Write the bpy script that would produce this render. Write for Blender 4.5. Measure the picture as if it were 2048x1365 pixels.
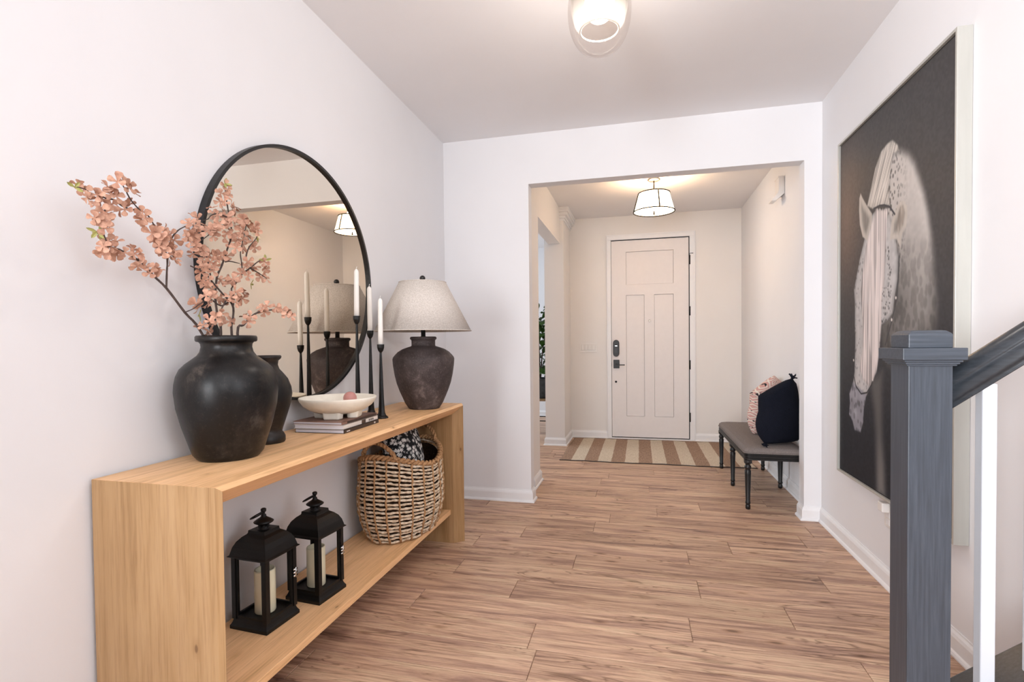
import bpy, bmesh, math, random, json
import numpy as np
from mathutils import Matrix, Vector
random.seed(7); rnd = np.random.RandomState(11)
PI = math.pi
sc = bpy.context.scene
col = sc.collection
for o in list(bpy.data.objects): bpy.data.objects.remove(o)

# ------------------------------------------------------------ camera
F, YAW, PIT, ROLL, CY, CAMH = 1032.82, .2422, .0213, -.0105, 709.56, 1.1924
cam = bpy.data.cameras.new('camera'); cam_o = bpy.data.objects.new('camera', cam); col.objects.link(cam_o)
cam.sensor_width = 36; cam.lens = F / 2048 * 36; cam.shift_y = (CY - 682.5) / 2048; cam.clip_start = .02
c_, s_ = math.cos(YAW), math.sin(YAW); cp, sp = math.cos(PIT), math.sin(PIT); cr, sr = math.cos(ROLL), math.sin(ROLL)
D = Vector((-s_, c_, 0)); Rv = Vector((c_, s_, 0)); U = Vector((0, 0, 1))
fw = cp * D - sp * U; u0 = cp * U + sp * D
rt = cr * Rv + sr * u0; up = -sr * Rv + cr * u0
m = Matrix.Identity(4)
for i in range(3): m[i][0] = rt[i]; m[i][1] = up[i]; m[i][2] = -fw[i]
m.translation = (0, 0, CAMH); cam_o.matrix_world = m
sc.camera = cam_o
sc.view_settings.view_transform = 'Standard'; sc.view_settings.look = 'None'
sc.view_settings.gamma = 1; sc.view_settings.use_curve_mapping = False
sc.view_settings.exposure = 0.09

# ------------------------------------------------------------ world and large lights
w = bpy.data.worlds.new('sky'); sc.world = w; w.use_nodes = True
w.node_tree.nodes['Background'].inputs[0].default_value = (.75, .85, 1, 1)
w.node_tree.nodes['Background'].inputs[1].default_value = .6
def area(name, loc, aim, size, size_y, power, colr, spread=PI):
    l = bpy.data.lights.new(name, 'AREA'); l.shape = 'RECTANGLE'; l.size = size; l.size_y = size_y
    l.energy = power; l.color = colr; l.spread = spread
    o = bpy.data.objects.new(name, l); col.objects.link(o); o.location = loc
    o.rotation_euler = (Vector(aim) - Vector(loc)).to_track_quat('-Z', 'Y').to_euler()
    return o

area('stair_daylight', (3.4, -.8, 2.0), (.2, 2.6, 1.6), 1.6, 1.8, 46, (.87, .93, 1))
area('dining_daylight', (-4.6, 6.2, 1.6), (-1, 7, 1.2), 1.8, 1.6, 75, (.80, .91, 1))
area('left_fill', (-1.40, -2.2, 1.5), (1.16, 1.6, 1.5), 1.6, 1.8, 120, (.93, .96, 1), 1.7)  # added fill to lift the right wall, no known window there
area('bounce_fill', (.5, -1.2, 1.75), (.5, -.5, 2.743), .5, .5, 34, (.93, .96, 1))  # added fill lamp, aimed up to brighten the room off the ceiling
area('stairwell_fill', (1.6, -.9, 1.75), (1.6, -.6, 2.743), .5, .5, 26, (.93, .96, 1))  # second added fill off the ceiling, on the stair side

# ------------------------------------------------------------ materials
def lin(c):
    if isinstance(c, str): c = [int(c[i:i+2], 16) for i in (0, 2, 4)]
    return tuple((x/255/12.92 if x/255 <= .04045 else ((x/255+.055)/1.055)**2.4) for x in c) + (1,)
def newmat(name):
    mt = bpy.data.materials.new(name); mt.use_nodes = True
    nt = mt.node_tree; b = nt.nodes['Principled BSDF']
    return mt, nt, b
def N(nt, typ, **kw):
    n = nt.nodes.new(typ)
    for k, v in kw.items(): setattr(n, k, v)
    return n
def ramp(nt, stops):
    r = N(nt, 'ShaderNodeValToRGB'); e = r.color_ramp.elements
    e[0].position, e[0].color = stops[0][0], stops[0][1]
    e[1].position, e[1].color = stops[-1][0], stops[-1][1]
    for p, c in stops[1:-1]:
        x = e.new(p); x.color = c
    return r
def mapping(nt, scale, coord='Object', rot=(0, 0, 0)):
    t = N(nt, 'ShaderNodeTexCoord'); mp = N(nt, 'ShaderNodeMapping')
    mp.inputs['Scale'].default_value = scale; mp.inputs['Rotation'].default_value = rot
    nt.links.new(t.outputs[coord], mp.inputs['Vector']); return mp
def noise(nt, vec, scale, detail=3, rough=.5, dist=0):
    n = N(nt, 'ShaderNodeTexNoise'); n.inputs['Scale'].default_value = scale; n.inputs['Detail'].default_value = detail
    n.inputs['Roughness'].default_value = rough; n.inputs['Distortion'].default_value = dist
    nt.links.new(vec.outputs[0], n.inputs['Vector']); return n
def bump(nt, b, src, strength, dist=.002):
    bp = N(nt, 'ShaderNodeBump'); bp.inputs['Strength'].default_value = strength; bp.inputs['Distance'].default_value = dist
    nt.links.new(src, bp.inputs['Height']); nt.links.new(bp.outputs[0], b.inputs['Normal'])
def mixc(nt, a, b_, fac, mode='MIX'):
    mx = N(nt, 'ShaderNodeMix', data_type='RGBA', blend_type=mode)
    for sock, v in ((mx.inputs[0], fac), (mx.inputs[6], a), (mx.inputs[7], b_)):
        if hasattr(v, 'links') or isinstance(v, bpy.types.NodeSocket): nt.links.new(v, sock)
        else: sock.default_value = v
    return mx.outputs[2]
def plain(name, c, rough=.5, metal=0, spec=.5, var=0, vs=20, bs=0, bscale=200, emit=0, coat=0, scl=(1, 1, 1)):
    mt, nt, b = newmat(name); c = lin(c)
    b.inputs['Base Color'].default_value = c; b.inputs['Roughness'].default_value = rough
    b.inputs['Metallic'].default_value = metal; b.inputs['Specular IOR Level'].default_value = spec
    b.inputs['Coat Weight'].default_value = coat
    mp = mapping(nt, scl)
    n = noise(nt, mp, vs, 4)
    r = ramp(nt, [(.3, tuple(x*(1-var) for x in c[:3])+(1,)), (.7, tuple(min(1, x*(1+var)) for x in c[:3])+(1,))])
    nt.links.new(n.outputs['Fac'], r.inputs[0]); nt.links.new(r.outputs[0], b.inputs['Base Color'])
    if bs:
        n2 = noise(nt, mp, bscale, 2); bump(nt, b, n2.outputs['Fac'], bs)
    if emit:
        b.inputs['Emission Color'].default_value = c; b.inputs['Emission Strength'].default_value = emit
    return mt
def oak(name, axis, tone=(1, 1, 1)):
    mt, nt, b = newmat(name)
    s = [11, 11, 11]; s[axis] = .6
    mp = mapping(nt, s)
    n = noise(nt, mp, 1.6, 6, .6, .7)
    f = [150, 150, 150]; f[axis] = 5
    mp2 = mapping(nt, f); n2 = noise(nt, mp2, 1.0, 3, .7)
    mp3 = mapping(nt, (1, 1, 1)); n3 = noise(nt, mp3, 2.2, 2)
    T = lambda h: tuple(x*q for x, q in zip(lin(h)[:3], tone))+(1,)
    r = ramp(nt, [(.28, T('ac8559')), (.45, T('c9a273')), (.6, T('d3ad80')), (.75, T('bb9060'))])
    nt.links.new(n.outputs['Fac'], r.inputs[0])
    r2 = ramp(nt, [(.32, (.66, .58, .50, 1)), (.52, (1, 1, 1, 1))]); nt.links.new(n2.outputs['Fac'], r2.inputs[0])
    a = mixc(nt, r.outputs[0], r2.outputs[0], .55, 'MULTIPLY')
    r3 = ramp(nt, [(.3, (.9, .86, .8, 1)), (.7, (1.08, 1.08, 1.06, 1))]); nt.links.new(n3.outputs['Fac'], r3.inputs[0])
    a = mixc(nt, a, r3.outputs[0], .8, 'MULTIPLY')
    ks = [9, 9, 9]; ks[axis] = 4.2
    v = N(nt, 'ShaderNodeTexVoronoi'); v.inputs['Scale'].default_value = 1; nt.links.new(mapping(nt, ks).outputs[0], v.inputs['Vector'])
    r4 = ramp(nt, [(.035, (.34, .26, .2, 1)), (.06, (.85, .8, .74, 1)), (.16, (1, 1, 1, 1))]); nt.links.new(v.outputs['Distance'], r4.inputs[0])
    nt.links.new(mixc(nt, a, r4.outputs[0], .8, 'MULTIPLY'), b.inputs['Base Color'])
    b.inputs['Roughness'].default_value = .5; bump(nt, b, n2.outputs['Fac'], .12, .001)
    return mt
def plank_mat():
    mt, nt, b = newmat('oak_plank')
    t = N(nt, 'ShaderNodeTexCoord'); oi = N(nt, 'ShaderNodeObjectInfo')
    mul = N(nt, 'ShaderNodeVectorMath', operation='SCALE'); mul.inputs[0].default_value = (37, 91, 13)
    nt.links.new(oi.outputs['Random'], mul.inputs['Scale'])
    add = N(nt, 'ShaderNodeVectorMath', operation='ADD')
    nt.links.new(t.outputs['Object'], add.inputs[0]); nt.links.new(mul.outputs[0], add.inputs[1])
    def mapv(s):
        mp = N(nt, 'ShaderNodeMapping'); mp.inputs['Scale'].default_value = s
        nt.links.new(add.outputs[0], mp.inputs['Vector']); return mp
    n = noise(nt, mapv((1.1, 13, 8)), 1.5, 6, .62, .9)
    r = ramp(nt, [(.24, lin('685243')), (.38, lin('98796a')), (.52, lin('bd9d86')), (.66, lin('c8ae94')), (.82, lin('b3947b'))])
    nt.links.new(n.outputs['Fac'], r.inputs[0])
    n2 = noise(nt, mapv((4, 120, 60)), 1, 5, .8)
    r2 = ramp(nt, [(.34, (.45, .38, .34, 1)), (.54, (1, 1, 1, 1))]); nt.links.new(n2.outputs['Fac'], r2.inputs[0])
    a = mixc(nt, r.outputs[0], r2.outputs[0], .8, 'MULTIPLY')
    n6 = noise(nt, mapv((.7, 22, 10)), 1.4, 5, .6, 1.2); r6 = ramp(nt, [(.36, (.5, .42, .38, 1)), (.46, (1, 1, 1, 1))]); nt.links.new(n6.outputs['Fac'], r6.inputs[0])
    a = mixc(nt, a, r6.outputs[0], .38, 'MULTIPLY')
    # dark cracks and knots
    n3 = noise(nt, mapv((.9, 6.5, 5)), 1.3, 3, .5, 2.2)
    r3 = ramp(nt, [(.478, (1, 1, 1, 1)), (.5, (.30, .24, .20, 1)), (.522, (1, 1, 1, 1))]); nt.links.new(n3.outputs['Fac'], r3.inputs[0])
    n5 = noise(nt, mapv((2.2, 5, 5)), 1.0, 2); r5 = ramp(nt, [(.46, (0, 0, 0, 1)), (.56, (1, 1, 1, 1))]); nt.links.new(n5.outputs['Fac'], r5.inputs[0])
    a = mixc(nt, a, mixc(nt, (1, 1, 1, 1), r3.outputs[0], r5.outputs[0]), .75, 'MULTIPLY')
    v = N(nt, 'ShaderNodeTexVoronoi'); v.inputs['Scale'].default_value = 1; nt.links.new(mapv((3.2, 9, 9)).outputs[0], v.inputs['Vector'])
    r4 = ramp(nt, [(.05, (.28, .22, .18, 1)), (.09, (.7, .62, .55, 1)), (.16, (1, 1, 1, 1))]); nt.links.new(v.outputs['Distance'], r4.inputs[0])
    a = mixc(nt, a, r4.outputs[0], .8, 'MULTIPLY')
    rr = ramp(nt, [(0, (1.18, 1.16, 1.12, 1)), (1, (1.46, 1.47, 1.45, 1))]); nt.links.new(oi.outputs['Random'], rr.inputs[0])
    nt.links.new(mixc(nt, a, rr.outputs[0], 1.0, 'MULTIPLY'), b.inputs['Base Color'])
    b.inputs['Roughness'].default_value = .48; b.inputs['Specular IOR Level'].default_value = .35
    bump(nt, b, n2.outputs['Fac'], .15, .001)
    return mt
def glass_mat(name, tint=(1, 1, 1, 1), refl=.12):
    mt, nt, b = newmat(name); nt.nodes.remove(b)
    tr = N(nt, 'ShaderNodeBsdfTransparent'); tr.inputs[0].default_value = tint
    gl = N(nt, 'ShaderNodeBsdfGlossy'); gl.inputs['Roughness'].default_value = .03
    lw = N(nt, 'ShaderNodeLayerWeight'); lw.inputs[0].default_value = refl
    mn = N(nt, 'ShaderNodeMath', operation='MINIMUM'); nt.links.new(lw.outputs['Fresnel'], mn.inputs[0]); mn.inputs[1].default_value = .22
    mx = N(nt, 'ShaderNodeMixShader'); nt.links.new(mn.outputs[0], mx.inputs[0])
    nt.links.new(tr.outputs[0], mx.inputs[1]); nt.links.new(gl.outputs[0], mx.inputs[2])
    nt.links.new(mx.outputs[0], nt.nodes['Material Output'].inputs[0]); return mt
def vcol_mat(name, rough=.5):
    mt, nt, b = newmat(name); a = N(nt, 'ShaderNodeVertexColor', layer_name='Col')
    nt.links.new(a.outputs[0], b.inputs['Base Color']); b.inputs['Roughness'].default_value = rough
    b.inputs['Specular IOR Level'].default_value = .2
    n = noise(nt, mapping(nt, (1, 1, 1)), 900, 2); bump(nt, b, n.outputs['Fac'], .08, .0005); return mt
def pottery(name, c1, c2, c3, rough, sc1=7, spec=.5, thr=(.5, .68), speck=1):
    mt, nt, b = newmat(name); mp = mapping(nt, (1, 1, 1))
    n = noise(nt, mp, sc1, 8, .72, .4); r = ramp(nt, [(.3, lin(c1)), (thr[0], lin(c1)), (thr[1], lin(c2)), (thr[1]+.13, lin(c3))])
    nt.links.new(n.outputs['Fac'], r.inputs[0])
    n2 = noise(nt, mp, 120, 4, .7); r2 = ramp(nt, [(.56, (0, 0, 0, 1)), (.8, (speck, speck, speck, 1))]); nt.links.new(n2.outputs['Fac'], r2.inputs[0])
    nt.links.new(mixc(nt, r.outputs[0], lin(c3), r2.outputs[0]), b.inputs['Base Color'])
    b.inputs['Roughness'].default_value = rough; b.inputs['Specular IOR Level'].default_value = spec
    n3 = noise(nt, mp, 14, 6, .6); bump(nt, b, n3.outputs['Fac'], .25, .004); return mt
def fabric(name, c1, c2, scale=260, rough=.95, bs=.4, sheen=0):
    mt, nt, b = newmat(name); mp = mapping(nt, (1, 1, 1))
    n = noise(nt, mp, scale, 3, .7); r = ramp(nt, [(.3, lin(c1)), (.65, lin(c2))]); nt.links.new(n.outputs['Fac'], r.inputs[0])
    nt.links.new(r.outputs[0], b.inputs['Base Color']); b.inputs['Roughness'].default_value = rough
    b.inputs['Specular IOR Level'].default_value = .15; b.inputs['Sheen Weight'].default_value = sheen
    bump(nt, b, n.outputs['Fac'], bs, .001); return mt

M = {}
M['wall'] = plain('white_wall_paint', 'edecee', .7, spec=.25, var=.01, vs=3, bs=.05, bscale=260)
M['foyerwall'] = plain('cream_wall_paint', 'eeeae7', .7, spec=.25, var=.01, vs=3, bs=.05, bscale=260)
M['ceil'] = plain('ceiling_paint', 'f1eff0', .85, spec=.15, var=.01, vs=3, bs=.12, bscale=160)
M['trim'] = plain('white_trim_paint', 'f1f0f1', .42, spec=.4, var=.01)
M['baluster'] = plain('baluster_paint', 'c4c7cd', .45, spec=.3, var=.01)
M['door'] = plain('door_paint', 'ece6e4', .45, spec=.35, var=.01)
M['plank'] = plank_mat()
M['slab'] = plain('subfloor', '8f745e', .7, var=.1)
M['oakX'] = oak('oak_grain_across', 0, (1, 1, 1)); M['oakY'] = oak('oak_grain_along_lit', 1, (1.5, 1.5, 1.62)); M['oakZ'] = oak('oak_grain_upright_shaded', 2, (.76, .75, .74))  # glare on the top and shade on the sides put into the oak tones
M['black'] = plain('black_metal', '0d0c0d', .42, metal=0, spec=.5, var=.2, vs=60, bs=.1, bscale=90)
M['iron'] = plain('forged_iron', '131212', .38, metal=.3, spec=.5, var=.3, vs=70, bs=.35, bscale=60)
M['gap'] = plain('black_rubber', '0a0808', .8)
M['lantern'] = plain('lantern_black_metal', '090808', .45, spec=.35, var=.3, vs=30, bs=.2, bscale=240)
M['chrome'] = plain('chrome', 'd9d9da', .15, metal=1)
M['nickel'] = plain('brushed_nickel', 'b9b0a6', .3, metal=1)
M['bronze'] = plain('dark_bronze', '1f1813', .6, spec=.2, var=.2)
M['glass'] = glass_mat('clear_pane_glass', (.98, .98, .98, 1), .04)
M['globe'] = glass_mat('clear_globe_glass', (.95, .93, .92, 1), .12)
M['wax'] = plain('ivory_wax', 'f3eacb', .5, spec=.4, var=.03, vs=12)
M['white_wax'] = plain('white_wax', 'f4f0ea', .45, spec=.4, var=.01)
M['wick'] = plain('wick', '55504a', .9)
M['vase'] = pottery('worn_black_pottery', '0b0b0c', '211d1b', '5a514a', .36, 5, .36, (.47, .55), .3)
M['vase2'] = pottery('brown_black_pottery', '100e0e', '2b2421', '5f5348', .42, 6, .36, (.46, .58), .2)
M['lampbase'] = pottery('brown_stone_lamp', '3b3231', '4b4140', '7d706c', .62, 9, .35, (.42, .56))
M['linen'] = fabric('speckled_linen', 'bab1a9', 'dbd3cc', 190, .9, .3)
M['plaster'] = plain('white_papier_mache', 'efe9db', .85, spec=.2, var=.05, vs=25, bs=.6, bscale=45)
M['pink'] = plain('pink_ceramic', 'c98d86', .35, var=.08)
M['petal'] = None
M['stem'] = plain('brown_twig', '4d3f3a', .8, var=.3, vs=80, bs=.5, bscale=200)
M['leafgreen'] = plain('pale_green_leaf', 'a8a560', .6, var=.1)
M['mirror'] = plain('mirror_silver', 'e2d8ca', .0, metal=1)
M['frame_black'] = plain('matte_black_frame', '121214', .4, spec=.5, var=.1)
M['silver'] = plain('silver_leaf_frame', 'c3c2bb', .42, metal=.35, spec=.5, var=.05, vs=30, scl=(1, 1, .1))
M['print'] = vcol_mat('art_print', .55)
M['seagrass'] = fabric('seagrass', 'bd9a76', 'f4e6d0', 60, .85, .6)
M['gap_shade'] = fabric('painted_gap_shade', '1d140d', '3a2a1d', 60, .95, .4)  # dark colour standing in for the shade inside the basket
M['seagrass2'] = fabric('seagrass_braid', '8d6443', 'c79f75', 70, .85, .6)
M['page'] = plain('paper_pages', 'd6d2d8', .8, var=.06, vs=40, scl=(.2, .2, 30))
M['cover_rust'] = plain('rust_cover', '8d6a5c', .45, var=.25, vs=14)
M['cover_dark'] = plain('dark_brown_cover', '2f2220', .35, var=.3, vs=30)
M['cover_white'] = plain('white_cover', 'dcd7d3', .4, var=.05)
M['seat'] = fabric('taupe_seat_fabric', '6d6563', '8d8480', 220, .95, .3)
M['navy'] = fabric('navy_linen', '0c0e17', '191c28', 200, .95, .5)
M['cream'] = fabric('cream_cushion', 'cfc5b0', 'e2d9c8', 160)
M['newel'] = None
M['plate'] = plain('white_plastic', 'eeeae6', .35, spec=.45)
M['shade'] = plain('lit_fabric_shade', 'ffe0b8', .9, emit=9)
M['diffuser'] = plain('lit_diffuser', 'ffe0b8', .9, emit=13)
M['bulb_rim'] = plain('cup_rim_glass', 'f3e6d6', .1, spec=.8)
M['bulb'] = plain('lit_bulb', 'fff4e6', .9, emit=1.3)
M['frost'] = None
M['leaf'] = plain('fig_leaf', '35521f', .4, var=.35, vs=9, spec=.5)
M['zinc'] = plain('zinc_pot', '4c4f52', .55, metal=.5, var=.25, vs=18)
M['tabletop'] = oak('walnut_top', 0, (.42, .42, .42))

def petal_mat():
    mt, nt, b = newmat('salmon_petal'); oi = N(nt, 'ShaderNodeObjectInfo'); mp = mapping(nt, (1, 1, 1))
    n = noise(nt, mp, 90, 3); r = ramp(nt, [(.3, lin('ac7f6b')), (.7, lin('dab098'))]); nt.links.new(n.outputs['Fac'], r.inputs[0])
    rr = ramp(nt, [(0, (.84, .8, .78, 1)), (1, (1.1, 1.06, 1.05, 1))]); nt.links.new(oi.outputs['Random'], rr.inputs[0])
    nt.links.new(mixc(nt, r.outputs[0], rr.outputs[0], 1.0, 'MULTIPLY'), b.inputs['Base Color'])
    b.inputs['Roughness'].default_value = .7; b.inputs['Specular IOR Level'].default_value = .2
    b.inputs['Subsurface Weight'].default_value = 0
    return mt
M['petal'] = petal_mat()
def newel_mat(name, axis):
    mt, nt, b = newmat(name); s = [150, 150, 150]; s[axis] = 5
    n = noise(nt, mapping(nt, s), 1, 5, .65, .3)
    r = ramp(nt, [(.3, lin('33383f')), (.5, lin('3c424b')), (.75, lin('4a5059'))]); nt.links.new(n.outputs['Fac'], r.inputs[0])
    nt.links.new(r.outputs[0], b.inputs['Base Color']); b.inputs['Roughness'].default_value = .42
    bump(nt, b, n.outputs['Fac'], .15, .001); return mt
M['newel'] = newel_mat('grey_stained_wood', 2); M['newelX'] = newel_mat('grey_stained_wood_across', 0)
M['rail'] = newel_mat('dark_grey_rail', 0)
for e, c in zip(M['rail'].node_tree.nodes['Color Ramp'].color_ramp.elements, ('24272b', '2e3237', '3a3e44')): e.color = lin(c)
M['rail'].node_tree.nodes['Principled BSDF'].inputs['Roughness'].default_value = .28
def frost_mat():
    mt, nt, b = newmat('frosted_inner_glass'); nt.nodes.remove(b)
    tr = N(nt, 'ShaderNodeBsdfTransparent'); tr.inputs[0].default_value = (1, .99, .97, 1)
    tl = N(nt, 'ShaderNodeBsdfTranslucent'); tl.inputs[0].default_value = (.97, .95, .92, 1)
    mx = N(nt, 'ShaderNodeMixShader'); mx.inputs[0].default_value = .025
    nt.links.new(tr.outputs[0], mx.inputs[1]); nt.links.new(tl.outputs[0], mx.inputs[2])
    nt.links.new(mx.outputs[0], nt.nodes['Material Output'].inputs[0]); return mt
M['frost'] = frost_mat()
def floral_mat():   # black cloth printed with white daisies
    mt, nt, b = newmat('daisy_print'); mp = mapping(nt, (46, 46, 46))
    v = N(nt, 'ShaderNodeTexVoronoi', feature='F1'); v.inputs['Scale'].default_value = 1; nt.links.new(mp.outputs[0], v.inputs['Vector'])
    sub = N(nt, 'ShaderNodeVectorMath', operation='SUBTRACT'); nt.links.new(mp.outputs[0], sub.inputs[0]); nt.links.new(v.outputs['Position'], sub.inputs[1])
    sx = N(nt, 'ShaderNodeSeparateXYZ'); nt.links.new(sub.outputs[0], sx.inputs[0])
    at = N(nt, 'ShaderNodeMath', operation='ARCTAN2'); nt.links.new(sx.outputs[2], at.inputs[0]); nt.links.new(sx.outputs[1], at.inputs[1])
    ml = N(nt, 'ShaderNodeMath', operation='MULTIPLY'); ml.inputs[1].default_value = 8; nt.links.new(at.outputs[0], ml.inputs[0])
    cs = N(nt, 'ShaderNodeMath', operation='COSINE'); nt.links.new(ml.outputs[0], cs.inputs[0])
    ma = N(nt, 'ShaderNodeMath', operation='MULTIPLY_ADD'); ma.inputs[1].default_value = .15; ma.inputs[2].default_value = .43; nt.links.new(cs.outputs[0], ma.inputs[0])
    lt = N(nt, 'ShaderNodeMath', operation='LESS_THAN'); nt.links.new(v.outputs['Distance'], lt.inputs[0]); nt.links.new(ma.outputs[0], lt.inputs[1])
    g2 = N(nt, 'ShaderNodeMath', operation='GREATER_THAN'); nt.links.new(v.outputs['Distance'], g2.inputs[0]); g2.inputs[1].default_value = .08
    mm = N(nt, 'ShaderNodeMath', operation='MULTIPLY'); nt.links.new(lt.outputs[0], mm.inputs[0]); nt.links.new(g2.outputs[0], mm.inputs[1])
    nt.links.new(mixc(nt, lin('111317'), lin('eceae6'), mm.outputs[0]), b.inputs['Base Color']); b.inputs['Roughness'].default_value = .9
    return mt
M['floral'] = floral_mat()
def kilim_mat():    # cream cloth with a pink lozenge weave and black marks
    mt, nt, b = newmat('pink_woven_pattern'); t = N(nt, 'ShaderNodeTexCoord')
    sx = N(nt, 'ShaderNodeSeparateXYZ'); nt.links.new(t.outputs['UV'], sx.inputs[0])
    def f(op, a, b_=None, c=None):
        n = N(nt, 'ShaderNodeMath', operation=op)
        for i, x in enumerate((a, b_, c)):
            if x is None: continue
            if isinstance(x, (int, float)): n.inputs[i].default_value = x
            else: nt.links.new(x, n.inputs[i])
        return n.outputs[0]
    u, v = sx.outputs[0], sx.outputs[1]
    d = f('ADD', f('ABSOLUTE', f('SUBTRACT', f('FRACT', f('MULTIPLY', u, 4)), .5)), f('ABSOLUTE', f('SUBTRACT', f('FRACT', f('MULTIPLY', v, 6)), .5)))
    ln = f('LESS_THAN', f('FRACT', f('MULTIPLY', d, 3.6)), .62)
    n = noise(nt, mapping(nt, (1, 1, 1), 'UV'), 11, 2); blk = f('GREATER_THAN', n.outputs['Fac'], .6)
    st = f('LESS_THAN', f('FRACT', f('MULTIPLY', f('ADD', u, v), 22)), .55)
    c = mixc(nt, lin('ddd2c6'), lin('c79a92'), ln)
    c = mixc(nt, c, lin('26242a'), f('MULTIPLY', blk, st))
    nt.links.new(c, b.inputs['Base Color']); b.inputs['Roughness'].default_value = .95; return mt
M['kilim'] = kilim_mat()
def rug_mat():
    mt, nt, b = newmat('striped_jute'); mp = mapping(nt, (1, 1, 1)); sx = N(nt, 'ShaderNodeSeparateXYZ'); nt.links.new(mp.outputs[0], sx.inputs[0])
    nz = noise(nt, mp, 6, 3)
    a = N(nt, 'ShaderNodeMath', operation='MULTIPLY_ADD'); a.inputs[1].default_value = .012; nt.links.new(nz.outputs['Fac'], a.inputs[0]); nt.links.new(sx.outputs[0], a.inputs[2])
    md = N(nt, 'ShaderNodeMath', operation='MULTIPLY'); md.inputs[1].default_value = 1/.266; nt.links.new(a.outputs[0], md.inputs[0])
    fr = N(nt, 'ShaderNodeMath', operation='FRACT'); nt.links.new(md.outputs[0], fr.inputs[0])
    lt = N(nt, 'ShaderNodeMath', operation='LESS_THAN'); lt.inputs[1].default_value = .5; nt.links.new(fr.outputs[0], lt.inputs[0])
    n1 = noise(nt, mapping(nt, (90, 14, 1)), 1, 5, .75)
    r1 = ramp(nt, [(.3, lin('7d6351')), (.5, lin('9c7e68')), (.7, lin('b2957d'))]); nt.links.new(n1.outputs['Fac'], r1.inputs[0])
    r2 = ramp(nt, [(.3, lin('bdab94')), (.6, lin('d5c7b3'))]); nt.links.new(n1.outputs['Fac'], r2.inputs[0])
    nt.links.new(mixc(nt, r2.outputs[0], r1.outputs[0], lt.outputs[0]), b.inputs['Base Color']); b.inputs['Roughness'].default_value = .95
    bump(nt, b, n1.outputs['Fac'], .6, .004); return mt
M['rug'] = rug_mat()

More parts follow.
